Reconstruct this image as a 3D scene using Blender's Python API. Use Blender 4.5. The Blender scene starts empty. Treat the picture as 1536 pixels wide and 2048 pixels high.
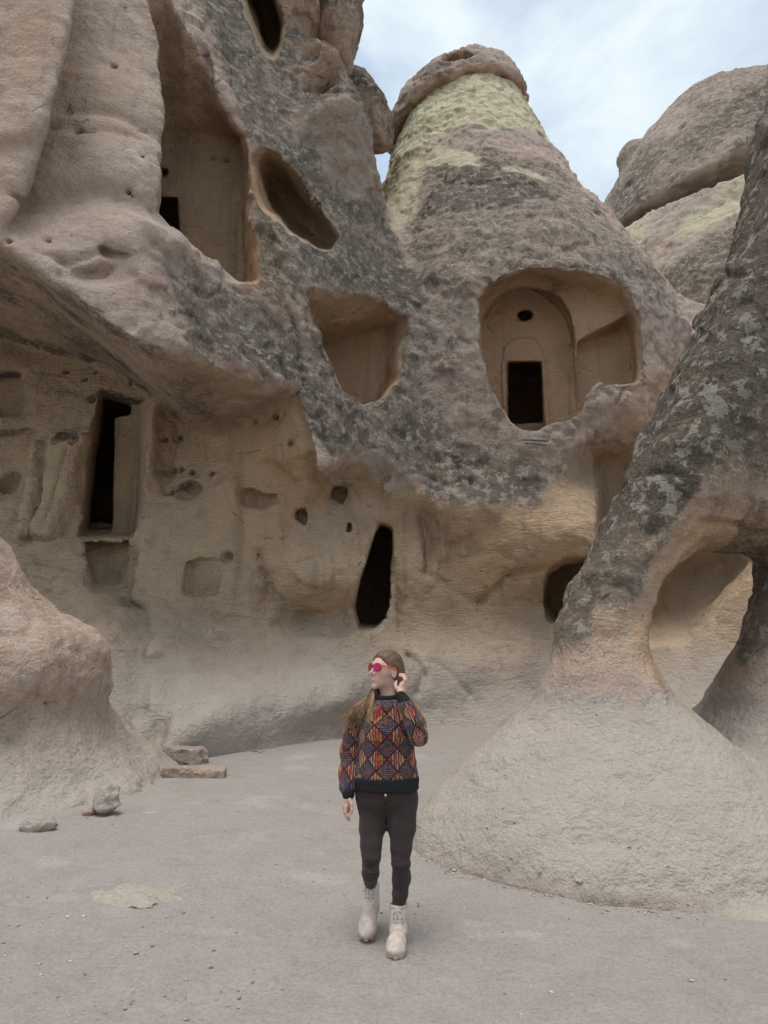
import bpy, math, random
import numpy as np
from mathutils import Vector, Matrix

# ---------------------------------------------------------------- camera, sky, sun, exposure
scene = bpy.context.scene
col = scene.collection
CAM_H = 1.5
PITCH = math.radians(12.6)
FPX = 1365.0                       # focal length in photograph pixels (24 mm on a 36 mm tall frame)
cam_data = bpy.data.cameras.new('camera')
cam_data.sensor_fit = 'VERTICAL'; cam_data.sensor_height = 36.0; cam_data.lens = 24.0
cam_data.clip_start = 0.05; cam_data.clip_end = 3000
cam = bpy.data.objects.new('camera', cam_data); col.objects.link(cam)
cam.location = (0, 0, CAM_H); cam.rotation_euler = (math.pi/2 + PITCH, 0, 0)
scene.camera = cam

SUN_EL = math.radians(77); SUN_AZ = math.radians(205)     # veiled sun high behind the camera; azimuth from +Y towards +X
world = bpy.data.worlds.new('World'); scene.world = world; world.use_nodes = True
wn = world.node_tree.nodes; wl = world.node_tree.links
for n in list(wn): wn.remove(n)
w_out = wn.new('ShaderNodeOutputWorld'); w_bg = wn.new('ShaderNodeBackground')
w_sky = wn.new('ShaderNodeTexSky'); w_sky.sky_type = 'NISHITA'; w_sky.sun_disc = False
w_sky.sun_elevation = SUN_EL; w_sky.sun_rotation = SUN_AZ
w_sky.air_density = 1.0; w_sky.dust_density = 0.4; w_sky.ozone_density = 0.4
w_bg.inputs['Strength'].default_value = 0.12
# thin white cloud sheets over the blue, all round the sky
w_tc = wn.new('ShaderNodeTexCoord'); w_map = wn.new('ShaderNodeMapping')
w_map.inputs['Scale'].default_value = (1.5, 1.5, 3.2); w_map.inputs['Location'].default_value = (3.1, 0.7, 0.2)
w_no = wn.new('ShaderNodeTexNoise'); w_no.inputs['Scale'].default_value = 2.0
w_no.inputs['Detail'].default_value = 9; w_no.inputs['Roughness'].default_value = 0.58; w_no.inputs['Distortion'].default_value = 0.35
w_ramp = wn.new('ShaderNodeValToRGB')
w_ramp.color_ramp.elements[0].position = 0.36; w_ramp.color_ramp.elements[0].color = (0.30, 0.30, 0.30, 1)
w_ramp.color_ramp.elements[1].position = 0.70; w_ramp.color_ramp.elements[1].color = (0.95, 0.955, 0.95, 1)
w_mix = wn.new('ShaderNodeMix'); w_mix.data_type = 'RGBA'
w_mix.inputs[7].default_value = (4.5, 5.0, 5.1, 1)
wl.new(w_tc.outputs['Generated'], w_map.inputs['Vector']); wl.new(w_map.outputs['Vector'], w_no.inputs['Vector'])
wl.new(w_no.outputs['Fac'], w_ramp.inputs['Fac']); wl.new(w_ramp.outputs['Color'], w_mix.inputs[0])
wl.new(w_sky.outputs['Color'], w_mix.inputs[6]); wl.new(w_mix.outputs[2], w_bg.inputs['Color'])
wl.new(w_bg.outputs['Background'], w_out.inputs['Surface'])

sun_d = bpy.data.lights.new('sun', 'SUN'); sun_d.energy = 1.5; sun_d.angle = math.radians(34); sun_d.color = (1.0, 0.95, 0.89)
sun = bpy.data.objects.new('sun', sun_d); col.objects.link(sun)
sd = Vector((math.sin(SUN_AZ)*math.cos(SUN_EL), math.cos(SUN_AZ)*math.cos(SUN_EL), math.sin(SUN_EL)))
sun.rotation_euler = sd.to_track_quat('Z', 'Y').to_euler(); sun.location = (30, 30, 30)

vs = scene.view_settings
vs.view_transform = 'Standard'; vs.look = 'None'; vs.gamma = 1.0; vs.use_curve_mapping = False; vs.exposure = 0.80
scene.cycles.max_bounces = 6; scene.cycles.diffuse_bounces = 4; scene.cycles.adaptive_threshold = 0.03; scene.cycles.sample_clamp_indirect = 4.0
scene.cycles.use_denoising = True

# ---------------------------------------------------------------- measuring: photograph pixel at a known distance -> metres
CP, SP = math.cos(PITCH), math.sin(PITCH)
def W(px, py, Y):
    u = (px - 768.0)/FPX; v = (1024.0 - py)/FPX
    t = Y/(CP - v*SP)
    return np.array([u*t, Y, CAM_H + (SP + v*CP)*t])

# ---------------------------------------------------------------- noise on numpy arrays
rng = np.random.default_rng(7)
LAT = rng.random((64, 64, 64)).astype(np.float32)*2 - 1
def vnoise(x, y, z):
    xi = np.floor(x); yi = np.floor(y); zi = np.floor(z)
    fx = x - xi; fy = y - yi; fz = z - zi
    fx = fx*fx*(3-2*fx); fy = fy*fy*(3-2*fy); fz = fz*fz*(3-2*fz)
    x0 = xi.astype(np.int32) & 63; y0 = yi.astype(np.int32) & 63; z0 = zi.astype(np.int32) & 63
    x1 = (x0+1) & 63; y1 = (y0+1) & 63; z1 = (z0+1) & 63
    c00 = LAT[x0, y0, z0]*(1-fx) + LAT[x1, y0, z0]*fx
    c10 = LAT[x0, y1, z0]*(1-fx) + LAT[x1, y1, z0]*fx
    c01 = LAT[x0, y0, z1]*(1-fx) + LAT[x1, y0, z1]*fx
    c11 = LAT[x0, y1, z1]*(1-fx) + LAT[x1, y1, z1]*fx
    return (c00*(1-fy) + c10*fy)*(1-fz) + (c01*(1-fy) + c11*fy)*fz
def fbm(P, s, oct=4, gain=0.5, off=0.0, squash=(1, 1, 1)):
    a = 1.0; tot = 0.0; out = np.zeros(len(P), np.float32)
    for o in range(oct):
        k = 2.03**o/s
        out += a*vnoise(P[:, 0]*k*squash[0] + off + 17.3*o, P[:, 1]*k*squash[1] + off*1.7 + 5.1*o, P[:, 2]*k*squash[2] + off*.6 + 9.7*o)
        tot += a; a *= gain
    return out/tot*1.6
def sstep(a, b, x):
    t = np.clip((x-a)/(b-a), 0, 1); return t*t*(3-2*t)
def smin(a, b, k):
    h = np.maximum(k - np.abs(a-b), 0)/k
    return np.minimum(a, b) - h*h*k*0.25
def smax(a, b, k): return -smin(-a, -b, k)

# ---------------------------------------------------------------- distance-field shapes
def poly_sd(x, z, V):
    """signed distance to a polygon; V is a list of (vx, vz), scalars or arrays"""
    d = None; s = np.ones(x.shape, bool)   # s True: outside
    n = len(V)
    for i in range(n):
        ax, az = V[i]; bx, bz = V[i-1]
        ex = bx-ax; ez = bz-az; wx = x-ax; wz = z-az
        t = np.clip((wx*ex + wz*ez)/(ex*ex + ez*ez + 1e-9), 0, 1)
        qx = wx - ex*t; qz = wz - ez*t
        dd = qx*qx + qz*qz
        d = dd if d is None else np.minimum(d, dd)
        c1 = z >= az; c2 = z < bz; c3 = ex*wz > ez*wx
        s ^= ((c1 & c2 & c3) | (~c1 & ~c2 & ~c3))
    d = np.sqrt(d)
    return np.where(s, d, -d)
def seg_dist2(x, z, pts):
    d = None
    for (ax, az), (bx, bz) in zip(pts[:-1], pts[1:]):
        ex = bx-ax; ez = bz-az; wx = x-ax; wz = z-az
        t = np.clip((wx*ex + wz*ez)/(ex*ex + ez*ez + 1e-9), 0, 1)
        dd = (wx-ex*t)**2 + (wz-ez*t)**2
        d = dd if d is None else np.minimum(d, dd)
    return np.sqrt(d)

class Loft:
    """a cut (or block) between an outline near the viewer and an outline at the back; points are (px, py, Y) or (px, py)"""
    def __init__(s, name, front, back, Yf=None, Yb=None, r=0.06, tmin=-0.8, part=True, auto=True, rough=None):
        s.name = name; s.part = part; s.r = r; s.rough = (.05 if auto and 'door' not in name else 0.0) if rough is None else rough
        s.A = [W(p[0], p[1], surface_y(p[0], p[1], p[2] if len(p) > 2 else Yf, Yb) if auto else (p[2] if len(p) > 2 else Yf)) for p in front]
        s.B = [W(p[0], p[1], p[2] if len(p) > 2 else Yb) for p in back]
        s.tmin = tmin
        s.Yb = max(b[1] for b in s.B)
        E = []
        for a, b in zip(s.A, s.B):
            E.append(b); E.append(a + (b-a)*tmin)
        E = np.array(E); s.lo = E.min(0) - .25; s.hi = E.max(0) + .25
    def sd(s, x, y, z):
        V = []
        for a, b in zip(s.A, s.B):
            t = np.clip((y-a[1])/(b[1]-a[1]), s.tmin, 1.0)
            V.append((a[0] + (b[0]-a[0])*t, a[2] + (b[2]-a[2])*t))
        d = poly_sd(x, z, V)
        if s.rough: d = d + s.rough*(vnoise(x*2.1+3, y*2.1, z*2.1) + .6*vnoise(x*5.3, y*5.3+9, z*5.3))
        ymin = min(a[1] + (b[1]-a[1])*s.tmin for a, b in zip(s.A, s.B))
        d = smax(d, y - s.Yb, s.r*2)
        return np.maximum(d, ymin - y)
class Ell:
    def __init__(s, name, c, r, rot=0, part=True):
        s.name = name; s.part = part; s.c = np.array(c); s.r = np.array(r, float); s.rot = rot
        m = max(r) + .2; s.lo = s.c - m; s.hi = s.c + m
    def sd(s, x, y, z):
        X = x-s.c[0]; Y = y-s.c[1]; Z = z-s.c[2]
        if s.rot:
            ca, sa = math.cos(s.rot), math.sin(s.rot)
            X, Z = X*ca + Z*sa, -X*sa + Z*ca
        k = np.sqrt((X/s.r[0])**2 + (Y/s.r[1])**2 + (Z/s.r[2])**2)
        return (k-1)*s.r.min()*np.clip(k, .5, 1.0)
class Box:
    def __init__(s, name, c, h, r=0.1, part=True):
        s.name = name; s.part = part; s.c = np.array(c); s.h = np.array(h, float); s.r = r
        s.lo = s.c - s.h - .2; s.hi = s.c + s.h + .2
    def sd(s, x, y, z):
        qx = np.abs(x-s.c[0]) - s.h[0] + s.r; qy = np.abs(y-s.c[1]) - s.h[1] + s.r; qz = np.abs(z-s.c[2]) - s.h[2] + s.r
        o = np.sqrt(np.maximum(qx, 0)**2 + np.maximum(qy, 0)**2 + np.maximum(qz, 0)**2)
        return o + np.minimum(np.maximum(qx, np.maximum(qy, qz)), 0) - s.r
def capsule_chain(P, pts, k):
    """pts: (x,y,z,r) joints; smooth union of tapered capsules"""
    x, y, z = P; d = None
    for a, b in zip(pts[:-1], pts[1:]):
        e = np.subtract(b[:3], a[:3]); L = float(e@e) + 1e-9
        t = np.clip(((x-a[0])*e[0] + (y-a[1])*e[1] + (z-a[2])*e[2])/L, 0, 1)
        dd = np.sqrt((x-a[0]-e[0]*t)**2 + (y-a[1]-e[1]*t)**2 + (z-a[2]-e[2]*t)**2) - (a[3] + (b[3]-a[3])*t)
        d = dd if d is None else smin(d, dd, k)
    return d
def apply_cuts(d, x, y, z, cuts, k=0.05):
    lo = (x.min(), y.min(), z.min()); hi = (x.max(), y.max(), z.max())
    for c in cuts:
        if any(hi[i] < c.lo[i] or lo[i] > c.hi[i] for i in range(3)): continue
        m = (x > c.lo[0]) & (x < c.hi[0]) & (y > c.lo[1]) & (y < c.hi[1]) & (z > c.lo[2]) & (z < c.hi[2])
        if not m.any(): continue
        i = np.nonzero(m)[0]
        d[i] = smax(d[i], -c.sd(x[i], y[i], z[i]), k)
    return d

# ---------------------------------------------------------------- sparse surface nets: field -> quads
def mesh_field(f, lo, hi, h, n=8, K=1.3):
    lo = np.array(lo, float); hi = np.array(hi, float); H = h*n
    nb = np.ceil((hi-lo)/H).astype(int)
    I = np.stack(np.meshgrid(*[np.arange(k) for k in nb], indexing='ij'), -1).reshape(-1, 3)
    C = lo + (I + .5)*H
    keep = np.zeros(len(C), bool)
    for s in range(0, len(C), 400000):
        c = C[s:s+400000].astype(np.float32)
        keep[s:s+400000] = np.abs(f(c[:, 0], c[:, 1], c[:, 2])) < H*.87*K
    # blocks whose corners disagree in sign are kept as well
    J = np.stack(np.meshgrid(*[np.arange(k+1) for k in nb], indexing='ij'), -1).reshape(-1, 3)
    sg = np.zeros(len(J), bool)
    for s in range(0, len(J), 400000):
        c = (lo + J[s:s+400000]*H).astype(np.float32); sg[s:s+400000] = f(c[:, 0], c[:, 1], c[:, 2]) < 0
    sg = sg.reshape(nb+1); cs = sum(sg[a:nb[0]+a, b:nb[1]+b, c:nb[2]+c].astype(np.int8) for a in (0, 1) for b in (0, 1) for c in (0, 1))
    mixed = (cs > 0) & (cs < 8)
    pad = np.pad(mixed, 1)
    grow = mixed.copy()
    for ax in range(3):
        for st in (0, 2):
            sl = [slice(1, -1)]*3; sl[ax] = slice(st, st + nb[ax]); grow |= pad[tuple(sl)]
    keep |= grow.reshape(-1)
    I = I[keep]
    key = (I[:, 0]//6)*1000000 + (I[:, 2]//6)*1000 + I[:, 1]//6
    I = I[np.argsort(key, kind='stable')]
    g = np.arange(n+1)
    L = np.stack(np.meshgrid(g, g, g, indexing='ij'), -1).reshape(-1, 3)
    N = (nb*n + 2).astype(np.int64)
    ck = []; cv = []; edges = []
    corner = [(0,0,0),(1,0,0),(0,1,0),(1,1,0),(0,0,1),(1,0,1),(0,1,1),(1,1,1)]
    cedge = [(a, b) for a in range(8) for b in range(a+1, 8) if bin(a ^ b).count('1') == 1]
    carr = np.array(corner, np.float32)
    for s in range(0, len(I), 360):
        B = I[s:s+360]
        G = (B[:, None, :]*n + L[None])                    # global fine indices
        P = (lo + G*h).astype(np.float32).reshape(-1, 3)
        v = f(P[:, 0], P[:, 1], P[:, 2]).reshape(len(B), n+1, n+1, n+1)
        neg = v < 0
        cnt = sum(neg[:, a:a+n, b:b+n, c:c+n].astype(np.int8) for a, b, c in corner)
        act = np.argwhere((cnt > 0) & (cnt < 8))
        if len(act) == 0: continue
        b, i, j, k = act.T
        vals = np.stack([v[b, i+a, j+bb, k+c] for a, bb, c in corner], 1)
        acc = np.zeros((len(act), 3), np.float32); w = np.zeros(len(act), np.float32)
        for p, q in cedge:
            vp = vals[:, p]; vq = vals[:, q]; cr = (vp < 0) != (vq < 0)
            t = np.where(cr, vp/np.where(cr, vp-vq, 1), 0)
            acc += np.where(cr[:, None], carr[p] + (carr[q]-carr[p])*t[:, None], 0); w += cr
        base = B[b]*n + np.stack([i, j, k], 1)
        ck.append((base[:, 0]*N[1] + base[:, 1])*N[2] + base[:, 2])
        cv.append(lo + (base + acc/w[:, None])*h)
        for ax in range(3):
            sl0 = neg[:, :n, :n, :n]
            sl1 = [neg[:, 1:, :n, :n], neg[:, :n, 1:, :n], neg[:, :n, :n, 1:]][ax]
            e = np.argwhere(sl0 != sl1)
            if len(e) == 0: continue
            gi = B[e[:, 0]]*n + e[:, 1:]
            edges.append((ax, gi, sl0[e[:, 0], e[:, 1], e[:, 2], e[:, 3]]))
    ck = np.concatenate(ck); cv = np.concatenate(cv)
    o = np.argsort(ck); ck = ck[o]; cv = cv[o]
    quads = []
    for ax, gi, first in edges:
        a1, a2 = [(1, 2), (2, 0), (0, 1)][ax]
        q = []
        ok = np.ones(len(gi), bool)
        for s1, s2 in ((1, 1), (0, 1), (0, 0), (1, 0)):
            c = gi.copy(); c[:, a1] -= s1; c[:, a2] -= s2
            kk = (c[:, 0]*N[1] + c[:, 1])*N[2] + c[:, 2]
            p = np.clip(np.searchsorted(ck, kk), 0, len(ck)-1)
            ok &= ck[p] == kk; q.append(p)
        q = np.stack(q, 1)
        q[~first] = q[~first][:, ::-1]
        quads.append(q[ok])
    return cv, np.concatenate(quads)
def vert_normals(V, F):
    n = np.cross(V[F[:, 2]]-V[F[:, 0]], V[F[:, 3]]-V[F[:, 1]])
    out = np.zeros_like(V)
    for k in range(4):
        for c in range(3): out[:, c] += np.bincount(F[:, k], weights=n[:, c], minlength=len(V))
    return out/np.maximum(np.linalg.norm(out, axis=1, keepdims=True), 1e-9)
def relax(V, F, it=2, lam=.5):
    for _ in range(it):
        s = np.zeros_like(V); c = np.zeros(len(V))
        for a, b in ((0, 1), (1, 2), (2, 3), (3, 0)):
            for p, q in ((a, b), (b, a)):
                c += np.bincount(F[:, p], minlength=len(V))
                for k in range(3): s[:, k] += np.bincount(F[:, p], weights=V[F[:, q], k], minlength=len(V))
        V = V + lam*(s/np.maximum(c, 1)[:, None] - V)
    return V
def build(name, V, F, mat, attrs=None, parent=None, smooth=True, origin=(0, 0, 0)):
    """one mesh object from numpy quads; attrs: name -> per-vertex float"""
    used = np.unique(F); mp = np.full(len(V), -1, np.int64); mp[used] = np.arange(len(used))
    v = V[used] - np.array(origin); f = mp[F]
    me = bpy.data.meshes.new(name)
    me.vertices.add(len(v)); me.vertices.foreach_set('co', v.astype(np.float32).ravel())
    m = f.shape[1]
    me.loops.add(f.size); me.loops.foreach_set('vertex_index', f.astype(np.int32).ravel())
    me.polygons.add(len(f)); me.polygons.foreach_set('loop_start', (np.arange(len(f))*m).astype(np.int32))
    if smooth: me.polygons.foreach_set('use_smooth', np.ones(len(f), bool))
    for k, a in (attrs or {}).items():
        at = me.attributes.new(k, 'FLOAT', 'POINT'); at.data.foreach_set('value', np.asarray(a, np.float32)[used])
    me.update(calc_edges=True); me.validate()
    if mat: me.materials.append(mat)
    ob = bpy.data.objects.new(name, me); col.objects.link(ob)
    ob.location = origin if parent is None else tuple(np.array(origin) - np.array(parent.location))
    if parent: ob.parent = parent
    return ob
def tag(o, label=None, cat=None, group=None, kind=None):
    if label: o['label'] = label
    if cat: o['category'] = cat
    if group: o['group'] = group
    if kind: o['kind'] = kind
    return o
# ---------------------------------------------------------------- ground height
def ground_z(x, y):
    z = 0.030*np.maximum(y-4.0, 0) + 0.012*np.maximum(y-10, 0)
    z = z + 0.10*sstep(-1.0, -5.0, x)*sstep(3, 9, y)
    z = z + 0.30*sstep(2.6, 6.0, x)*sstep(3.0, 6.5, y)
    return z

# ---------------------------------------------------------------- the cliff: outer weathered skin and the carved wall below its lip
class Relief:
    """depth Y of a rock face over (x, z), interpolated from measured points (px, py, Y[, value])"""
    def __init__(s, pts, x0, x1, z0, z1, step=0.06, smooth=0.004):
        A = []; v = []
        for p in pts:
            w = W(p[0], p[1], p[2]); A.append((w[0], w[2])); v.append(p[3] if len(p) > 3 else p[2])
        A = np.array(A); v = np.array(v, float)
        R = np.sqrt(((A[:, None]-A[None])**2).sum(-1) + .01)
        n = len(A); M = np.zeros((n+1, n+1)); M[:n, :n] = R - smooth*n*0; M[:n, n] = 1; M[n, :n] = 1
        M[:n, :n] -= np.eye(n)*smooth*8
        c = np.linalg.solve(M, np.append(v, 0))
        s.x0, s.z0, s.step = x0, z0, step
        gx = np.arange(x0, x1, step); gz = np.arange(z0, z1, step)
        X, Z = np.meshgrid(gx, gz, indexing='ij')
        out = np.full(X.shape, c[n])
        for (ax, az), w in zip(A, c[:n]): out += w*np.sqrt((X-ax)**2 + (Z-az)**2 + .01)
        s.X, s.Z, s.G = X, Z, out.astype(np.float32)
    def groove(s, pts, Y, width, depth):
        q = [W(p[0], p[1], p[2] if len(p) > 2 else Y) for p in pts]; q = [(a[0], a[2]) for a in q]
        wob = vnoise(s.X.ravel()*2.2, s.Z.ravel()*2.2, s.X.ravel()*0+3).reshape(s.X.shape)*width*.5
        d = seg_dist2(s.X, s.Z, q) + wob*.6
        s.G = (s.G + depth*np.exp(-(d/width)**2)).astype(np.float32)
    def region(s, pts, Y, delta, soft):
        q = [W(p[0], p[1], p[2] if len(p) > 2 else Y) for p in pts]; q = [(a[0], a[2]) for a in q]
        d = poly_sd(s.X, s.Z, q)
        s.G = (s.G + delta*sstep(soft, -soft, d)).astype(np.float32)
    def freeze(s):
        gx, gz = np.gradient(s.G, s.step)
        q = 1/np.sqrt(1 + np.clip(gx, -6, 6)**2 + np.clip(gz, -6, 6)**2)
        for _ in range(5):
            p = np.pad(q, 1, mode='edge'); q = np.minimum.reduce([p[1:-1, 1:-1], p[2:, 1:-1], p[:-2, 1:-1], p[1:-1, 2:], p[1:-1, :-2]])
        s.Q = q.astype(np.float32)
    def sd(s, x, y, z):
        i = np.clip((x-s.x0)/s.step, 0, s.G.shape[0]-1.001).astype(np.int32); j = np.clip((z-s.z0)/s.step, 0, s.G.shape[1]-1.001).astype(np.int32)
        return (s(x, z) - y)*s.Q[i, j]
    def __call__(s, x, z):
        u = np.clip((x-s.x0)/s.step, 0, s.G.shape[0]-1.001); v = np.clip((z-s.z0)/s.step, 0, s.G.shape[1]-1.001)
        i = u.astype(np.int32); j = v.astype(np.int32); a = u-i; b = v-j
        G = s.G
        return (G[i, j]*(1-a) + G[i+1, j]*a)*(1-b) + (G[i, j+1]*(1-a) + G[i+1, j+1]*a)*b

UP = Relief([
 (-300,-150,9.8),(-300,200,9.4),(-300,500,8.6),(-150,-100,9.8),(-150,200,9.4),(-150,420,8.9),
 (0,0,10.2),(100,0,10.2),(0,200,9.9),(100,200,9.8),(0,330,9.5),(30,420,9.4),(100,330,9.6),(150,-120,10.4),(0,-120,10.4),
 (200,0,10.2),(280,0,10.6),(305,60,10.65),(200,150,9.9),(305,200,10.25),(200,300,9.6),(308,330,9.9),(150,420,9.5),(60,470,9.2),(300,450,9.5),
 (200,540,9.2),(100,540,9.0),(305,560,9.5),(290,640,9.3),(250,660,9.2),(200,620,9.1),(0,470,8.9),(130,470,9.25),(250,480,9.3),(130,330,9.75),
 (400,400,10.9),(480,500,11.4),(400,560,10.4),(350,520,10.0),(420,640,10.5),(500,640,11.3),(560,700,11.7),(520,740,11.2),(600,760,11.9),(440,700,10.5),(370,680,9.8),
 (340,0,11.3),(400,100,11.5),(480,250,12.0),(500,300,12.1),(450,0,12.6),(500,100,12.8),(560,200,13.0),(620,300,13.3),(560,300,12.6),(600,400,12.7),
 (520,480,11.6),(600,520,12.2),(620,600,12.3),(560,600,11.7),(700,500,13.7),(700,400,14.0),(740,400,14.5),(770,450,15.1),(790,500,15.6),
 (650,700,12.5),(700,800,13.0),(650,850,12.4),(720,880,13.0),(780,800,13.9),(820,640,15.0),(820,900,14.2),(860,950,14.5),(780,930,13.7),(740,700,13.6),
 (580,60,13.8),(600,110,13.6),(640,130,14.0),(680,160,14.6),(660,220,14.1),(640,0,14.2),(560,0,13.6),(520,-60,13.4),(640,-80,14.4),
 (695,170,15.2),(715,230,15.4),(735,290,15.6),(757,350,15.8),(770,400,15.9),
 (730,150,16,40),(755,230,16,40),(785,290,16,36),(800,340,16,30),(805,400,16,24),(815,460,16,20),(760,60,16,45),(760,-100,16,45),(900,-100,16,45),(900,300,16,40),
 (900,600,15,18.5),(1000,500,15,19.5),(1000,800,15,17),(1150,800,15,17),(1150,600,15,19),(1300,600,15,30),(1200,400,15,40),(1400,700,15,24),(1400,500,15,45),
 (1300,850,14.5,16.5),(1500,800,14.5,18),(1400,950,14.5,15.5),(1600,950,14.5,15.5),(1800,900,14,16),(1700,500,15,45),(1200,900,14.5,15.6),(1000,950,14.5,15.5),
], -12, 16, -0.5, 26)
LOW = Relief([
 (-350,900,12.6),(-300,1200,10.8),(-150,900,13.2),(0,800,13.7),(0,700,13.9),(60,900,13.4),(140,900,13.2),(100,1050,12.7),(150,1000,12.9),(-100,1050,12.6),(0,1100,12.0),(100,1120,12.1),(200,760,13.6),(-100,800,13.6),
 (300,850,13.4),(300,1000,13.0),(400,860,13.6),(410,960,13.2),(330,780,13.7),(415,800,13.9),(610,800,12.15),(520,830,12.95),(610,900,12.2),(540,890,12.75),(450,900,13.3),(450,700,14.2),(600,700,13.8),(250,900,13.3),(230,1060,12.8),
 (470,960,12.9),(540,960,13.0),(600,960,12.75),(620,970,12.8),(580,1000,13.0),(640,1000,13.4),
 (300,1100,12.4),(450,1000,12.8),(450,1100,12.7),(500,1150,12.8),(600,1100,13.0),(700,1050,13.4),(680,980,13.8),(750,1000,14.0),(650,1160,12.75),(600,1140,12.8),(600,1195,12.95),(690,1185,13.1),(540,1195,12.95),
 (400,1180,12.4),(400,1250,12.2),(600,1236,13.5),(690,1238,13.7),
 (760,1100,14.1),(830,1050,14.5),(850,1150,14.45),(900,1100,14.45),(900,1200,14.6),(900,1020,14.2),(980,1050,14.1),(980,1010,13.9),(1060,1060,13.8),(1150,1060,13.65),(1180,1090,13.7),(1060,1140,14.1),(1000,1180,14.4),(1080,1200,14.7),(1000,1250,14.6),(900,1260,14.7),(820,1250,14.4),
 (760,1260,13.9),(650,1262,13.3),(560,1262,12.95),(450,1260,12.3),(350,1230,12.0),(250,1200,11.7),(180,1180,11.5),
 (500,1330,12.0),(600,1335,12.5),(700,1335,13.0),(420,1330,11.5),(350,1330,10.9),(780,1340,13.4),(560,1295,12.6),(660,1295,13.0),(450,1295,12.0),
 (400,1395,10.35),(500,1395,10.85),(600,1385,11.55),(690,1375,12.25),(420,1420,10.1),(500,1440,10.65),(600,1425,11.4),(690,1408,12.1),(380,1480,9.7),
 (350,1545,9.65),(430,1520,10.2),(500,1500,10.75),(600,1468,11.6),(690,1436,12.4),(740,1400,13.0),(740,1428,13.0),(820,1420,13.5),(950,1410,13.9),(1100,1400,14.0),
 (850,1330,13.6),(950,1320,14.0),(1050,1280,14.4),(1050,1330,14.1),(950,1380,13.95),(850,1390,13.4),(860,1280,14.2),
 (250,1300,10.3),(300,1400,9.8),(330,1450,9.6),(250,1450,9.2),(250,1550,8.9),(320,1550,9.2),(200,1350,9.8),(200,1590,8.5),(150,1600,8.2),(100,1500,8.8),(0,1400,9.0),(0,1600,8.0),(-200,1500,7.6),(-200,1650,7.0),
 (1200,900,15.6),(1250,1000,15.4),(1350,1000,14.6),(1500,1000,14.2),(1350,1180,13.6),(1300,1300,13.6),(1420,1240,13.0),(1500,1150,12.6),(1500,1300,12.0),(1380,1330,12.8),(1300,1370,13.2),(1450,1390,11.6),(1600,1200,11.5),(1600,1400,10.4),(1800,1200,10),(1800,1500,8),
 (1200,1260,14.2),(1200,1340,13.8),(900,800,18),(1200,700,18),(600,500,17),(200,500,16),(1600,600,17),
], -12, 16, -0.5, 12)
# cracks, grooves and slabs in the skin
UP.groove([(130,250),(100,262),(180,270),(310,258)], 9.8, .035, .10)
UP.groove([(60,510),(150,528),(200,500),(240,512)], 9.2, .05, .10)
UP.groove([(120,525),(150,548),(200,540),(215,522)], 9.2, .05, .14)
UP.groove([(270,563),(310,568)], 9.4, .03, .14)
UP.groove([(405,95),(425,170),(450,250),(478,275)], 11.7, .06, .35)
UP.groove([(330,660),(370,672),(400,690),(470,720)], 10.2, .04, .10)
UP.groove([(480,690),(520,735),(545,765)], 11.2, .06, .25)
UP.groove([(700,160),(690,200),(700,260)], 14.8, .06, .3)
UP.groove([(560,600),(585,640),(600,700),(612,780)], 12., .06, .2)
UP.groove([(470,570),(520,610),(560,640)], 11.5, .05, .15)
UP.groove([(345,540),(380,600),(430,650)], 10.3, .05, .14)
UP.groove([(770,940),(800,965),(830,930),(835,890)], 14, .06, .3)
UP.groove([(40,405),(180,385),(310,400)], 9.6, .30, .20)
UP.groove([(130,225),(220,222),(310,235)], 9.8, .12, .08)
UP.region([(110,560),(150,548),(215,522),(240,512),(268,540),(225,560),(170,575)], 9.2, .10, .05)
LOW.region([(64,885),(128,862),(186,862),(172,930),(160,1020),(150,1090),(86,1090)], 13.2, -.38, .10)
LOW.region([(296,800),(318,795),(316,960),(296,1000)], 13.3, -.22, .06)
LOW.region([(318,800),(404,815),(404,955),(318,960)], 13.3, .10, .05)
LOW.region([(-40,860),(52,850),(60,1000),(-40,1010)], 13.3, .25, .08)
LOW.groove([(170,1080),(180,1190),(230,1215),(262,1300),(285,1350),(310,1420),(345,1470),(352,1500)], 10.6, .15, .50)
LOW.groove([(240,1150),(246,1205)], 11.8, .05, .2)
LOW.groove([(300,1320),(330,1350),(345,1400),(352,1460)], 10.4, .10, .25)
LOW.groove([(365,1440),(440,1400),(560,1360)], 10.9, .05, .04)
LOW.groove([(420,1480),(500,1440),(600,1400),(680,1380)], 11, .05, .04)
LOW.groove([(170,1500),(215,1480),(245,1430)], 9.2, .07, .18)
LOW.groove([(55,860),(62,940),(70,990),(60,1080)], 12.4, .09, .25)
LOW.groove([(108,880),(100,960),(88,1060)], 12.3, .05, .10)
LOW.groove([(318,790),(312,870),(308,960)], 12.5, .07, .15)
LOW.groove([(540,890),(536,930),(545,975)], 12.8, .025, .08)
LOW.groove([(380,1235),(440,1238),(560,1250)], 12.5, .08, .10)
LOW.groove([(525,1220),(540,1170),(520,1120)], 13, .09, .18)
LOW.groove([(600,1225),(660,1232),(695,1200)], 13.2, .10, .2)
LOW.groove([(870,1020),(880,1070),(885,1120)], 14.7, .08, -.22)
LOW.groove([(845,1040),(855,1090),(850,1150)], 14.7, .10, .25)
LOW.groove([(905,1090),(935,1080),(945,1110)], 14.6, .10, .2)
LOW.groove([(780,1130),(795,1200),(800,1250)], 14.4, .10, .22)
LOW.groove([(960,1200),(1000,1170),(1010,1150),(1080,1140)], 14.4, .06, .2)
LOW.groove([(380,1290),(440,1284)], 12, .14, .2)
LOW.groove([(300,1270),(296,1310)], 11.2, .12, .22)
LOW.groove([(940,1390),(900,1345),(860,1320)], 13.9, .05, .1)
LOW.groove([(835,1390),(850,1350),(835,1325),(815,1310)], 13.4, .07, .2)

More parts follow.
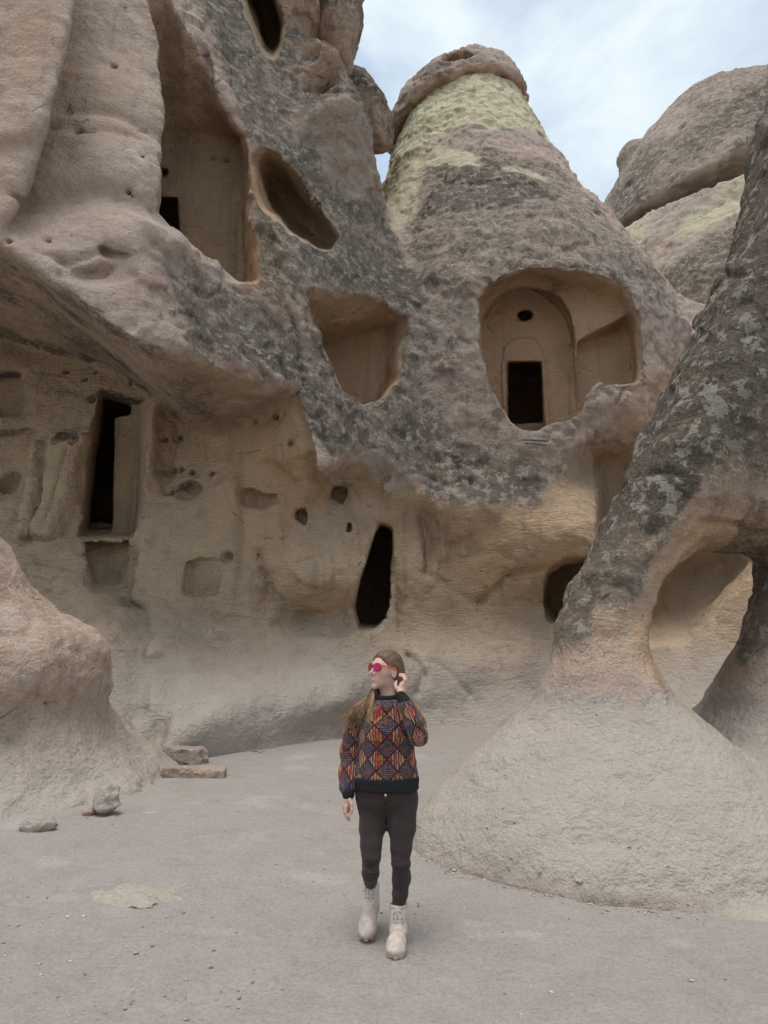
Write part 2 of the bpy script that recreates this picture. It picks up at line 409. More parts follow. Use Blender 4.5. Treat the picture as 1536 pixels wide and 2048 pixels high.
UP.freeze(); LOW.freeze()
# the lip where the skin overhangs the carved wall
LIP = [(-400,330,8.4),(-150,420,8.6),(0,492,8.9),(60,540,9.0),(130,590,9.1),(210,652,9.2),(265,690,9.3),(300,702,9.4),(360,712,9.8),(430,738,10.4),(520,768,11.2),(600,788,12.0),
       (622,880,12.2),(642,955,12.3),(690,932,12.8),(722,922,13.0),(760,955,13.5),(790,985,13.8),(830,965,14.0),(900,1012,14.2),(1000,1008,14.2),(1060,1000,14.2),(1150,930,14.3),(1180,888,14.4),(1300,868,14.4),(1420,900,14.4),(1700,1000,14)]
_l = np.array([W(*p) for p in LIP]); _o = np.argsort(_l[:, 0])
LIPX, LIPY, LIPZ = _l[_o, 0], _l[_o, 1], _l[_o, 2]

class Revolve:
    """a chimney of rock: rows (py, left px, right px) at distance Y give centre and radius by height"""
    def __init__(s, rows, Y, flat=1.0, lobes=0.0, slim=1.0):
        c = []
        for py, l, r in rows:
            a, b = W(l, py, Y), W(r, py, Y); k = np.interp(py, [250, 440], [1, slim]); c.append((a[2], (a[0]+b[0])/2, (b[0]-a[0])/2*k))
        c = np.array(c)[::-1]; s.z, s.cx, s.R, s.Y, s.flat = c[:, 0], c[:, 1], c[:, 2], Y, flat
        s.slope = 0.80; s.lobes = lobes
    def sd(s, x, y, z):
        cx = np.interp(z, s.z, s.cx); R = np.interp(z, s.z, s.R)
        dx = x-cx; dy = (y-s.Y)/s.flat
        rho = np.sqrt(dx*dx + dy*dy)
        if s.lobes: R = R*(1 + s.lobes*np.sin(np.arctan2(dy, dx)*5 + z*.3))
        d = (rho - R)*s.slope
        return smax(d, z - s.z[-1], .5)
CONE = Revolve([(150,880,1030),(200,845,1040),(250,812,1058),(300,785,1085),(340,770,1108),(440,728,1182),(570,652,1285),(670,596,1366),(760,560,1400),(900,555,1405),(1100,560,1400)], 20.0, slim=.89)
CONE_CAP = Revolve([(170,900,968),(174,868,1004),(184,840,1030),(202,814,1050),(228,790,1062),(262,774,1066)], 20.0)
RCONE = Revolve([(230,1352,1598),(290,1290,1660),(340,1250,1700),(440,1196,1754),(560,1142,1808),(700,1090,1860),(1000,1000,1950)], 27.0)
RCAP = Revolve([(200,1405,1480),(204,1380,1508),(214,1354,1538),(238,1326,1578),(290,1280,1642),(340,1244,1692),(440,1190,1756),(560,1136,1814)], 27.0)

SLAB = [(w[0], w[2]) for w in (W(*p) for p in ((-500,-300,8.8),(170,-300,8.8),(154,-20,8.8),(132,80,8.8),(108,170,8.8),(86,250,8.8),(58,335,8.8),(26,412,8.8),(2,468,8.8),(-60,520,8.8),(-500,480,8.8)))]
def slab(x, y, z):
    front = 8.80 + .045*(z-8.5) - y + .10*sstep(9.6, 9.4, z - .35*(x+4.9))
    xs = x + .74*(y-8.9)
    return smax(poly_sd(xs, z, SLAB)*.75, np.maximum(front, y-11.5)*.95, .22)
def skin(x, y, z):
    d = smin(UP.sd(x, y, z), slab(x, y, z), .05)
    return smin(d, CONE.sd(x, y, z), .7)
def lip_gap(x, y, z):
    L = np.interp(x, LIPX, LIPZ); Ly = np.interp(x, LIPX, LIPY)
    return (L + 0.03*np.maximum(y-Ly, 0) - z)*.8
def uncut(x, y, z):
    up = smax(skin(x, y, z), lip_gap(x, y, z), .22 + .45*sstep(-1.2, .3, x))
    lo = LOW.sd(x, y, np.maximum(z, -.2))
    lo = np.maximum(lo, z - 11.5)
    d = smin(up, lo, .25 + .35*sstep(-1.2, .3, x))
    d = np.maximum(d, y - 21.9)
    return d
def surface_y(px, py, y_guess, y_max):
    """where the line of sight through a pixel meets the uncut rock"""
    Ys = np.arange(7.4, 20, .04, dtype=np.float32)
    u = (px-768.0)/FPX; v = (1024.0-py)/FPX; t = Ys/(CP - v*SP)
    d = uncut((u*t).astype(np.float32), Ys, (CAM_H + (SP + v*CP)*t).astype(np.float32))
    i = np.nonzero(d < 0)[0]
    if len(i) == 0 or abs(Ys[i[0]] - y_guess) > 2.2: return y_guess
    return min(float(Ys[i[0]]), (y_max or 99) - .35)

# ---------------------------------------------------------------- cut rooms, doorways, niches
CUTS = []
def cut(c): CUTS.append(c); return c
def hole(px, py, Y, r_px, depth=.22, name='pigeon_hole', sq=1.0, back=.05, auto=True):
    if auto: Y = surface_y(px, py, Y, None)
    c = W(px, py, Y); r = r_px/FPX*Y*1.08
    cut(Ell(name, (c[0], c[1]+back, c[2]), (r, depth, r*sq), part=False))
# left doorway with the dark room behind it
cut(Loft('doorway', [(200,775),(292,800),(288,900),(284,1000),(272,1078),(156,1078),(164,1015),(174,920),(187,855)],
         [(206,795),(276,808),(275,900),(274,1000),(266,1066),(170,1066),(176,1010),(186,920),(198,860)], 13.1, 13.95, r=.03))
cut(Loft('doorway', [(204,796),(262,812),(262,830),(226,834),(224,1040),(222,1064),(168,1066),(174,1010),(184,920),(196,860)],
         [(214,800),(262,812),(262,830),(236,834),(234,1040),(232,1056),(184,1056),(188,1010),(196,920),(206,860)], 13.8, 15.4, r=.03, auto=False))
cut(Box('room', W(240,930,16.9), (1.5,2.0,1.8), .2, part=False))
cut(Loft('sill_recess', [(158,1078),(268,1076),(262,1120),(245,1185),(185,1190),(172,1150)], [(168,1085),(250,1085),(246,1120),(238,1160),(192,1165),(184,1140)], 12.6, 13.1, r=.1))
# centre doorway
cut(Loft('doorway', [(762,1045,14.0),(784,1055,14.1),(787,1110,14.1),(782,1180,14.0),(778,1238,13.9),(748,1264,13.7),(716,1264,13.5),(702,1216,13.3),(714,1168,13.4),(733,1110,13.6),(750,1065,13.9)],
         [(762,1054),(783,1062),(786,1110),(781,1170),(777,1225),(755,1248),(722,1248),(712,1208),(722,1165),(738,1110),(750,1070)], Yb=15.6, r=.05))
cut(Box('room', W(770,1150,17.2), (1.6,1.9,1.35), .3, part=False))
# wall niches
cut(Loft('niche', [(588,1018),(614,1014),(612,1056),(584,1040)], [(594,1020),(615,1016),(613,1052),(592,1038)], 13.15, 13.55, r=.02))
cut(Loft('niche', [(662,968),(697,974),(688,1010),(652,1002)], [(666,972),(697,977),(690,1006),(658,1000)], 13.7, 14.15, r=.02))
cut(Loft('niche', [(692,1042),(705,1040),(704,1066),(690,1068)], [(695,1044),(706,1042),(705,1064),(693,1066)], 13.5, 13.85, r=.02))
cut(Loft('wedge_niche', [(474,975),(505,972),(530,990),(560,985),(556,1000),(530,1018),(480,1018)], [(490,985),(505,985),(525,995),(545,995),(540,1003),(525,1010),(492,1010)], 12.9, 13.35, r=.06))
cut(Loft('arched_recess', [(462,948),(480,922),(515,910),(545,918),(580,945),(600,975),(560,985),(470,985)], [(475,950),(490,932),(515,922),(540,928),(570,950),(585,972),(560,980),(478,980)], 12.75, 13.05, r=.06))
cut(Ell('round_niche', W(377,985,surface_y(377,985,12.9,None)+.08), (.28,.34,.27)))
cut(Ell('round_niche', W(22,970,surface_y(22,970,12.9,None)+.08), (.19,.25,.34)))
cut(Ell('round_niche', W(118,878,surface_y(118,878,12.9,None)+.08), (.20,.20,.13)))
cut(Ell('round_niche', W(150,882,surface_y(150,882,12.9,None)+.08), (.10,.16,.12)))
cut(Loft('patched_hollow', [(368,1120),(400,1112),(446,1120),(446,1165),(438,1190),(395,1196),(364,1186)], [(372,1124),(400,1118),(443,1124),(443,1163),(436,1184),(396,1190),(368,1182)], 12.6, 12.72, r=.03))
cut(Loft('dark_alcove', [(-60,750),(48,745),(50,830),(20,836),(-60,830)], [(-60,755),(42,752),(44,822),(10,828),(-60,824)], 13.6, 14.2, r=.06))
for h in [(180,715,12.7,7),(131,743,12.7,7),(170,758,12.6,5),(182,798,12.5,8),(192,745,12.7,4),(338,790,12.7,4),(262,767,12.7,4),(363,825,12.8,5),(382,828,12.9,3),(440,842,13.1,6),(543,800,12.7,6),(552,832,12.6,7),(530,827,12.7,4),
          (570,828,12.5,4),(510,842,12.8,4),(580,883,12.5,7),(562,904,12.6,3),(327,877,12.6,6),(359,878,12.7,6),(345,942,12.7,7),(319,945,12.6,5),(361,938,12.7,5),(382,945,12.8,5),(330,945,12.6,3),(338,985,12.7,9),(424,948,12.95,5),(565,972,12.9,4),
          (455,1112,12.7,9),(515,1108,12.85,4),(465,1030,12.8,3)]:
    hole(*h)
for h in [(226,133,9.95,8),(160,268,9.75,10),(282,312,9.95,6),(258,384,9.65,8),(92,478,9.25,7),(24,388,8.55,6),(14,480,9.,6)]:
    hole(*h)
cut(Loft('split_hollow', [(197,495),(212,492),(228,505),(262,508),(268,518),(245,520),(210,515)], [(205,498),(214,497),(228,508),(255,511),(260,516),(244,517),(213,512)], 9.2, 9.45, r=.04))
# upper left room open to the air
cut(Loft('open_room', [(280,-40,10.6),(312,60,10.6),(320,150,10.4),(326,240,10.2),(318,340,9.9),(316,430,9.8),(360,466,10.3),(430,522,10.7),(478,562,11.2),(520,560,11.6),(500,440,11.8),(500,340,12.0),(487,278,12.0),(452,212,11.9),(412,130,11.7),(372,55,11.6),(330,-20,11.5)],
         [(300,290),(305,290),(310,290),(312,295),(312,340),(312,440),(360,500),(430,540),(470,580),(490,570),(484,440),(482,340),(478,272),(450,276),(412,280),(372,284),(330,290)], Yb=13.4, r=.08))
cut(Loft('small_doorway', [(300,396),(357,394),(357,480),(300,470)], [(300,398),(354,396),(354,480),(300,470)], 13.3, 15.2, r=.03, auto=False))
cut(Loft('niche', [(321,336),(336,338),(336,354),(321,355)], [(322,337),(335,339),(335,353),(322,354)], 13.3, 13.7, r=.02, auto=False))
for h in [(427,315,13.38,6),(452,318,13.38,6),(340,300,13.38,4),(363,352,13.38,3),(354,314,13.38,3),(377,308,13.38,3),(408,287,13.38,3)]: hole(*h, auto=False)
# slanting cave
cut(Loft('slanting_cave', [(504,312,12.2),(528,294,12.3),(556,306,12.5),(598,358,12.7),(642,418,13.0),(680,476,13.4),(672,508,13.2),(640,500,12.8),(600,482,12.4),(572,462,12.1),(545,430,11.9),(524,424,11.8),(508,380,12.0)],
         [(545,380),(555,372),(570,380),(598,405),(630,440),(655,478),(650,490),(630,488),(605,470),(585,455),(568,435),(556,420),(548,400)], Yb=14.6, r=.25))
# boxy niche at the middle
cut(Loft('square_chamber', [(608,578,12.5),(700,588,13.0),(770,600,13.4),(820,634,13.8),(806,700,13.8),(800,760,13.6),(762,802,13.3),(722,810,13.1),(682,788,12.8),(650,712,12.5),(620,650,12.4)],
         [(640,696),(700,680),(740,668),(772,660),(772,700),(770,760),(756,800),(722,815),(692,795),(668,745),(652,715)], Yb=15.4, r=.06))
# high cave behind the pillar
cut(Loft('high_cave', [(475,-30,13.2),(550,-20,13.7),(566,50,13.6),(562,90,13.5),(545,118,13.2),(525,100,13.1),(505,50,13.0)],
         [(515,10),(545,10),(556,50),(555,80),(545,95),(535,85),(522,50)], Yb=15.6, r=.2))
# chapel front
cut(Loft('chapel_porch', [(958,597,14.8),(976,572,15.0),(1008,552,15.2),(1054,536,15.3),(1100,536,15.4),(1170,543,15.6),(1245,566,16.0),(1268,610,16.3),(1284,660,16.0),(1284,738,15.6),(1278,758,15.2),(1186,774,14.8),(1168,806,14.7),(1155,834,14.5),(1092,852,14.3),(1058,864,14.2),(1035,858,14.2),(1012,828,14.3),(982,774,14.5),(958,690,14.7)],
         [(962,610),(980,588),(1010,570),(1054,560),(1100,566),(1165,585),(1235,610),(1258,640),(1270,670),(1275,738),(1270,762),(1188,780),(1170,812),(1157,838),(1092,858),(1058,868),(1035,864),(1008,840),(978,780),(962,695)], Yb=15.3, r=.12))
cut(Loft('chapel_front', [(964,632),(982,606),(1005,584),(1036,570),(1075,574),(1105,584),(1128,602),(1142,628),(1149,660),(1151,720),(1158,850),(1092,866),(1058,870),(1025,868),(1000,850),(974,790),(964,700)],
         [(968,640),(985,612),(1005,590),(1036,576),(1075,580),(1105,590),(1125,606),(1138,630),(1146,660),(1148,720),(1152,850),(1092,866),(1058,870),(1030,868),(1000,850),(976,790),(968,700)], 15.15, 15.85, r=.04, auto=False))
cut(Loft('chapel_bay', [(1153,680),(1200,652),(1252,626),(1266,640),(1274,738),(1270,764),(1186,780),(1168,812),(1155,836)],
         [(1154,692),(1200,672),(1248,652),(1258,670),(1266,742),(1262,768),(1186,785),(1168,815),(1154,838)], 15.15, 15.85, r=.05, auto=False))
cut(Loft('chapel_doorway', [(1013,724),(1084,722),(1090,870),(1014,870)], [(1018,726),(1082,724),(1087,868),(1018,868)], 15.75, 16.85, r=.02, auto=False))
cut(Box('room', W(1050,790,18.4), (1.7,1.8,1.4), .2, part=False))
cut(Loft('oculus', [(1033,628),(1042,620),(1060,620),(1068,628),(1064,638),(1050,645),(1038,640)], [(1033,628),(1042,621),(1060,621),(1067,628),(1063,638),(1050,644),(1038,640)], 15.75, 17.3, r=.02, auto=False))
# low dark caves at the right
cut(Loft('low_cave', [(1092,1140),(1125,1118),(1190,1112),(1230,1100),(1240,1200),(1215,1262),(1140,1262),(1098,1248),(1080,1205),(1082,1165)],
         [(1105,1150),(1130,1132),(1180,1128),(1220,1120),(1225,1200),(1205,1240),(1145,1242),(1112,1230),(1098,1200),(1098,1170)], 14.0, 16.6, r=.2))
cut(Loft('side_recess', [(1180,900,14.3),(1300,880,14.2),(1340,900,14.2),(1300,1080,14.0),(1215,1100,13.9),(1193,1080,13.9),(1192,1010,14.0),(1186,940,14.2)],
         [(1190,930),(1290,920),(1310,930),(1290,1060),(1220,1075),(1205,1060),(1204,1010),(1198,950)], Yb=16.2, r=.2))
cut(Loft('wide_cave', [(1270,1090,14),(1400,1060,13.8),(1500,1095,13),(1520,1120,12.6),(1500,1150,12.6),(1440,1220,12.9),(1412,1262,12.9),(1380,1288,13.0),(1320,1294,13.4),(1260,1290,13.6)],
         [(1290,1120),(1380,1100),(1440,1110),(1460,1130),(1450,1150),(1410,1210),(1392,1240),(1370,1262),(1320,1270),(1280,1262)], Yb=14.9, r=.5))

def cliff_field(x, y, z):
    return apply_cuts(uncut(x, y, z), x, y, z, CUTS)
# ---------------------------------------------------------------- materials
def new_mat(name):
    m = bpy.data.materials.new(name); m.use_nodes = True
    for n in list(m.node_tree.nodes): m.node_tree.nodes.remove(n)
    return m, m.node_tree.nodes, m.node_tree.links
class NT:
    def __init__(s, name):
        s.m, s.n, s.l = new_mat(name)
        s.out = s.n.new('ShaderNodeOutputMaterial'); s.b = s.n.new('ShaderNodeBsdfPrincipled')
        s.l.new(s.b.outputs[0], s.out.inputs['Surface'])
        s.b.inputs['Specular IOR Level'].default_value = 0.25; s.b.inputs['Roughness'].default_value = 0.9
    def pos(s):
        return s.n.new('ShaderNodeNewGeometry').outputs['Position']
    def obj(s): return s.n.new('ShaderNodeTexCoord').outputs['Object']
    def mapping(s, v, scale=(1,1,1), rot=(0,0,0)):
        m = s.n.new('ShaderNodeMapping'); s.l.new(v, m.inputs['Vector'])
        m.inputs['Scale'].default_value = scale; m.inputs['Rotation'].default_value = rot; return m.outputs[0]
    def noise(s, v, scale, detail=6, rough=.55, dist=0.0):
        t = s.n.new('ShaderNodeTexNoise'); s.l.new(v, t.inputs['Vector'])
        t.inputs['Scale'].default_value = scale; t.inputs['Detail'].default_value = detail; t.inputs['Roughness'].default_value = rough; t.inputs['Distortion'].default_value = dist
        return t.outputs['Fac']
    def vor(s, v, scale, feature='F1', rand=1.0, out='Distance'):
        t = s.n.new('ShaderNodeTexVoronoi'); t.feature = feature; s.l.new(v, t.inputs['Vector'])
        t.inputs['Scale'].default_value = scale; t.inputs['Randomness'].default_value = rand
        return t.outputs[out]
    def attr(s, name):
        t = s.n.new('ShaderNodeAttribute'); t.attribute_name = name; return t.outputs['Fac']
    def ramp(s, v, *stops):
        r = s.n.new('ShaderNodeValToRGB'); s.l.new(v, r.inputs['Fac']); e = r.color_ramp.elements
        while len(e) < len(stops): e.new(0.5)
        for el, (p, c) in zip(e, stops):
            el.position = p; el.color = (c, c, c, 1) if isinstance(c, (int, float)) else (*c, 1)
        return r.outputs['Color']
    def math(s, op, a, b=None, c=None, clamp=False):
        t = s.n.new('ShaderNodeMath'); t.operation = op; t.use_clamp = clamp
        for i, v in enumerate((a, b, c)):
            if v is None: continue
            if isinstance(v, (int, float)): t.inputs[i].default_value = v
            else: s.l.new(v, t.inputs[i])
        return t.outputs[0]
    def mix(s, f, a, b, mode='MIX'):
        t = s.n.new('ShaderNodeMix'); t.data_type = 'RGBA'; t.blend_type = mode
        for i, v in ((0, f), (6, a), (7, b)):
            if isinstance(v, (int, float)) : t.inputs[i].default_value = v if i == 0 else (v, v, v, 1)
            elif isinstance(v, tuple): t.inputs[i].default_value = (*v, 1)
            else: s.l.new(v, t.inputs[i])
        return t.outputs[2]
    def bump(s, h, strength, dist, prev=None):
        t = s.n.new('ShaderNodeBump'); t.inputs['Strength'].default_value = strength; t.inputs['Distance'].default_value = dist
        s.l.new(h, t.inputs['Height'])
        if prev is not None: s.l.new(prev, t.inputs['Normal'])
        return t.outputs[0]
    def done(s, color=None, rough=None, normal=None):
        for k, v in (('Base Color', color), ('Roughness', rough), ('Normal', normal)):
            if v is None: continue
            if isinstance(v, tuple): s.b.inputs[k].default_value = (*v, 1)
            elif isinstance(v, (int, float)): s.b.inputs[k].default_value = v
            else: s.l.new(v, s.b.inputs[k])
        return s.m

def rock_material():
    t = NT('tuff_rock'); p = t.pos()
    big = t.noise(p, .45, 4, .5); mid = t.noise(p, 1.9, 5, .6, .3); fine = t.noise(p, 14, 4, .68)
    lich, fresh, green, dust, tan = t.attr('lichen'), t.attr('fresh'), t.attr('green'), t.attr('dust'), t.attr('tan')
    # bare tuff: pink beige drifting to grey beige
    base = t.mix(t.ramp(big, (.35, 0), (.65, 1)), (.465,.335,.27), (.42,.335,.275))
    base = t.mix(t.ramp(mid, (.40, 0), (.72, .65)), base, (.33,.275,.225))
    base = t.mix(t.math('MULTIPLY', t.ramp(mid, (.30, 1), (.46, 0)), .6), base, (.50,.43,.36))
    carved = t.mix(t.ramp(mid, (.35, 0), (.68, 1)), (.475,.34,.22), (.41,.30,.20))
    c = t.mix(fresh, base, carved)
    c = t.mix(t.math('MULTIPLY', tan, t.ramp(mid, (.30, .45), (.6, 1))), c, (.48,.295,.175))
    gr = t.mix(t.ramp(mid, (.42, 0), (.62, 1)), (.56,.51,.34), (.54,.46,.32))
    c = t.mix(green, c, gr)
    dc = t.mix(t.ramp(mid, (.35, 0), (.7, 1)), (.43,.367,.305), (.39,.335,.28))
    c = t.mix(dust, c, dc)
    # fine mineral grain
    g1 = t.noise(p, 42, 2, .7)
    c = t.mix(t.math('SUBTRACT', .55, t.math('MULTIPLY', dust, .3)), c, t.mix(1.0, c, t.ramp(g1, (.30, .62), (.5, 1.0), (.72, 1.22)), 'MULTIPLY'))
    # small dark inclusions
    v = t.vor(p, 9); inc = t.math('MULTIPLY', t.ramp(v, (.06, 1), (.12, 0)), t.ramp(t.noise(p, 3.2, 2), (.52, 0), (.6, 1)))
    c = t.mix(t.math('MULTIPLY', inc, t.math('SUBTRACT', .7, t.math('MULTIPLY', dust, .4))), c, (.16,.125,.10))
    # lichen and weathering crust, speckled
    s1 = t.noise(p, 11, 7, .74, .4); s2 = t.noise(p, 2.2, 4, .6); s3 = t.noise(p, 36, 3, .7)
    sp = t.math('ADD', t.math('MULTIPLY', s1, .46), t.math('ADD', t.math('MULTIPLY', s2, .24), t.math('MULTIPLY', s3, .30)))
    thr = t.math('SUBTRACT', .73, t.math('MULTIPLY', lich, .40))
    lm = t.ramp(t.math('MULTIPLY', t.math('SUBTRACT', sp, thr), 1.0), (0.0, 0), (.04, .6), (.12, 1))
    hv = t.ramp(lich, (.72, 0), (1.0, 1))
    lc = t.mix(t.ramp(s3, (.35, 0), (.62, 1)), t.mix(hv, (.085,.070,.054), (.040,.033,.026)), t.mix(hv, (.225,.187,.143), (.16,.132,.10)))
    lc = t.mix(t.ramp(t.noise(p, 5.2, 4, .7), (.535, 0), (.585, .85)), lc, (.38,.345,.285))
    lc = t.mix(t.ramp(t.noise(t.mapping(p, (1,1,1), (0,0,.4)), 4.1, 4, .72), (.60, 0), (.68, .7)), lc, (.33,.255,.14))
    lm2 = t.math('MULTIPLY', lm, .92)
    c = t.mix(lm2, c, lc)
    # hairline cracks
    wp = t.n.new('ShaderNodeVectorMath'); wp.operation = 'ADD'; t.l.new(p, wp.inputs[0])
    wn_ = t.n.new('ShaderNodeTexNoise'); t.l.new(p, wn_.inputs['Vector']); wn_.inputs['Scale'].default_value = 1.1; wn_.inputs['Detail'].default_value = 4
    ws = t.n.new('ShaderNodeVectorMath'); ws.operation = 'SCALE'; t.l.new(wn_.outputs['Color'], ws.inputs[0]); ws.inputs['Scale'].default_value = .5; t.l.new(ws.outputs[0], wp.inputs[1])
    ce = t.vor(t.mapping(wp.outputs[0], (1, 1, .8)), .6, 'DISTANCE_TO_EDGE')
    crack = t.math('MULTIPLY', t.ramp(ce, (.002, 1), (.009, 0)), t.ramp(s2, (.555, 0), (.61, 1)))
    crack = t.math('MULTIPLY', crack, t.math('SUBTRACT', 1.0, dust))
    c = t.mix(t.math('MULTIPLY', crack, .5), c, (.07,.055,.045))
    # dark rain streaks down the weathered faces
    stn = t.noise(t.mapping(p, (3.4, 3.4, .28)), 1.0, 5, .62, .3)
    c = t.mix(t.math('MULTIPLY', t.math('MULTIPLY', t.ramp(stn, (.54, 0), (.68, 1)), .38), t.math('SUBTRACT', 1.0, dust)), c, (.15,.115,.085))
    # relief: grain, pits, chisel strokes on cut faces, crust on weathered ones (heights in metres)
    st = t.noise(t.mapping(p, (3.2, 3.2, 15), (.0, .75, .0)), 1.7, 3, .6, .5)
    h = t.math('MULTIPLY', mid, .11)
    h = t.math('ADD', h, t.math('MULTIPLY', st, t.math('ADD', .012, t.math('MULTIPLY', fresh, .045))))
    h = t.math('ADD', h, t.math('MULTIPLY', fine, .048))
    h = t.math('ADD', h, t.math('MULTIPLY', t.math('ADD', s1, t.math('MULTIPLY', s3, .4)), t.math('ADD', .016, t.math('MULTIPLY', lich, .075))))
    h = t.math('SUBTRACT', h, t.math('MULTIPLY', inc, .02))
    h = t.math('SUBTRACT', h, t.math('MULTIPLY', crack, .02))
    nrm = t.bump(h, 1.0, 1.0)
    return t.done(c, .93, nrm)
ROCK = rock_material()

def ground_material():
    t = NT('dusty_ground'); p = t.pos()
    a = t.noise(p, .6, 5, .55); b = t.noise(p, 3.5, 8, .62, .2); f = t.noise(p, 45, 6, .7)
    c = t.mix(t.ramp(a, (.35, 0), (.65, 1)), (.345,.302,.268), (.32,.283,.252))
    c = t.mix(t.ramp(b, (.45, 0), (.75, .7)), c, (.285,.24,.205))
    c = t.mix(t.math('MULTIPLY', t.ramp(t.noise(p, 1.3, 6, .6), (.58, 0), (.68, 1)), .5), c, (.44,.415,.385))
    c = t.mix(.6, c, t.mix(1.0, c, t.ramp(f, (.3, .62), (.5, 1), (.7, 1.25)), 'MULTIPLY'))
    v = t.vor(p, 21); dk = t.math('MULTIPLY', t.ramp(v, (.10, 1), (.17, 0)), t.ramp(t.noise(p, 5, 3), (.50, 0), (.58, 1)))
    c = t.mix(t.math('MULTIPLY', dk, .6), c, (.17,.145,.125))
    h = t.math('ADD', t.math('MULTIPLY', b, .02), t.math('ADD', t.math('MULTIPLY', f, .012), t.math('MULTIPLY', t.noise(p, 14, 4, .65), .014)))
    n = t.bump(h, 1.0, 1.0)
    return t.done(c, .95, n)
GROUND = ground_material()
import time as _time
_t0 = _time.time()
# ---------------------------------------------------------------- ground sheet
def ground_noise(P):
    calm = .35 + .65*sstep(.5, 1.6, np.sqrt((P[:, 0]-.03)**2 + (P[:, 1]-4.2)**2))
    return calm*(.03*fbm(P, 2.2, 3, off=3) + .010*fbm(P, .45, 4, .6, off=9))
def ground_sheet():
    xs = np.unique(np.concatenate([np.linspace(-400, -14, 24), np.linspace(-14, -5, 50), np.linspace(-5, 6, 420), np.linspace(6, 16, 50), np.linspace(16, 400, 24)]))
    ys = np.unique(np.concatenate([np.linspace(-400, -6, 22), np.linspace(-6, 1.5, 40), np.linspace(1.5, 9, 330), np.linspace(9, 20, 200), np.linspace(20, 1500, 30)]))
    X, Y = np.meshgrid(xs, ys, indexing='ij')
    Z = ground_z(X, np.minimum(Y, 40))
    P = np.stack([X.ravel(), Y.ravel(), X.ravel()*0], 1)
    Z = Z + ground_noise(P).reshape(X.shape)
    # trodden ground: shallow shoe prints along the paths
    rp = np.random.default_rng(21)
    for k in range(420):
        py_ = 2.4 + 8.5*rp.random()**1.4; px_ = (rp.random()-.5)*1.05*py_ + .25*math.sin(py_)
        if (px_-.03)**2 + (py_-4.2)**2 < .12: continue
        an = rp.normal(0, .5) + (0 if rp.random() < .6 else 1.2); ca, sa = math.cos(an), math.sin(an)
        i0, i1 = np.searchsorted(xs, (px_-.3, px_+.3)); j0, j1 = np.searchsorted(ys, (py_-.3, py_+.3))
        dx = X[i0:i1, j0:j1]-px_; dy = Y[i0:i1, j0:j1]-py_
        a = dx*ca + dy*sa; b = -dx*sa + dy*ca
        q = np.sqrt((a/(.055+.012*np.sin(b*9)))**2 + (b/.14)**2)
        Z[i0:i1, j0:j1] += (-.008*sstep(1.15, .8, q) + .004*np.exp(-((q-1.25)/.22)**2))*(.4+.6*rp.random())
    V = np.stack([X.ravel(), Y.ravel(), Z.ravel()], 1)
    i = np.arange(len(xs)*len(ys)).reshape(len(xs), len(ys))
    F = np.stack([i[:-1, :-1].ravel(), i[1:, :-1].ravel(), i[1:, 1:].ravel(), i[:-1, 1:].ravel()], 1)
    o = build('ground', V, F, GROUND); tag(o, 'pale dusty trodden earth in front of the cave dwellings', kind='structure')
ground_sheet()

# ---------------------------------------------------------------- surface masks (what grows on or is cut into the rock), over world x, z
def poly_mask(P, pts, Y, soft, wob=.25, s=.8, auto=True):
    q = [W(p[0], p[1], surface_y(p[0], p[1], p[2] if len(p) > 2 else Y, None) if auto else (p[2] if len(p) > 2 else Y)) for p in pts]; q = [(a[0], a[2]) for a in q]
    d = poly_sd(P[:, 0], P[:, 2], q) + wob*fbm(P, s, 3, off=2.0)
    return sstep(soft, -soft, d)
def clamp01(a): return np.clip(a, 0, 1)

def worley_facets(P, s, seed=0):
    """broken angular chips: each cell of a random division is a small tilted plane"""
    r = np.random.default_rng(100+seed); T = r.random((32, 32, 32, 3)).astype(np.float32); D = r.normal(0, 1, (32, 32, 32, 3)).astype(np.float32)
    Q = (P/s).astype(np.float32); I = np.floor(Q).astype(np.int32); best = np.full(len(P), 1e9, np.float32); val = np.zeros(len(P), np.float32)
    for a in (-1, 0, 1):
        for b in (-1, 0, 1):
            for c in (-1, 0, 1):
                C = I + np.array([a, b, c]); k = (C[:, 0] & 31, C[:, 1] & 31, C[:, 2] & 31)
                v = Q - C - T[k]; d = (v*v).sum(1); w = d < best
                best[w] = d[w]; val[w] = (v[w]*D[k][w]).sum(1)*.5
    return np.clip(val, -1, 1)
def rough_up(V, N, amount, big=.09, mid=.05, fine=.022, chips=0.0):
    d = big*fbm(V, 1.5, 3, off=1.0) + mid*fbm(V, .5, 3, .55, off=4.0) + fine*fbm(V, .16, 2, .6, off=7.0)
    # creases and broken edges of the weathered skin
    a = np.abs(fbm(V, 1.1, 3, .55, off=21.0)); b = np.abs(fbm(V, .42, 2, .5, off=31.0))
    d = d - 1.0*mid*sstep(.14, 0, a) - .22*mid*sstep(.18, 0, b) + .5*mid*sstep(.25, .6, fbm(V, .8, 2, off=41.0))
    if chips:
        m = sstep(-.35, .45, fbm(V, 1.3, 2, off=71))
        wp = V + .10*np.stack([fbm(V, .5, 2, off=81), fbm(V, .5, 2, off=83), fbm(V, .5, 2, off=87)], 1)
        d = d + chips*(worley_facets(wp*np.array([1, 1, 1.5]), .55, 1)*(.35+.65*m) + .5*worley_facets(wp*np.array([1, 1, 1.4]), .24, 2)*(.4+.6*m))
    return V + N*(d*amount)[:, None]

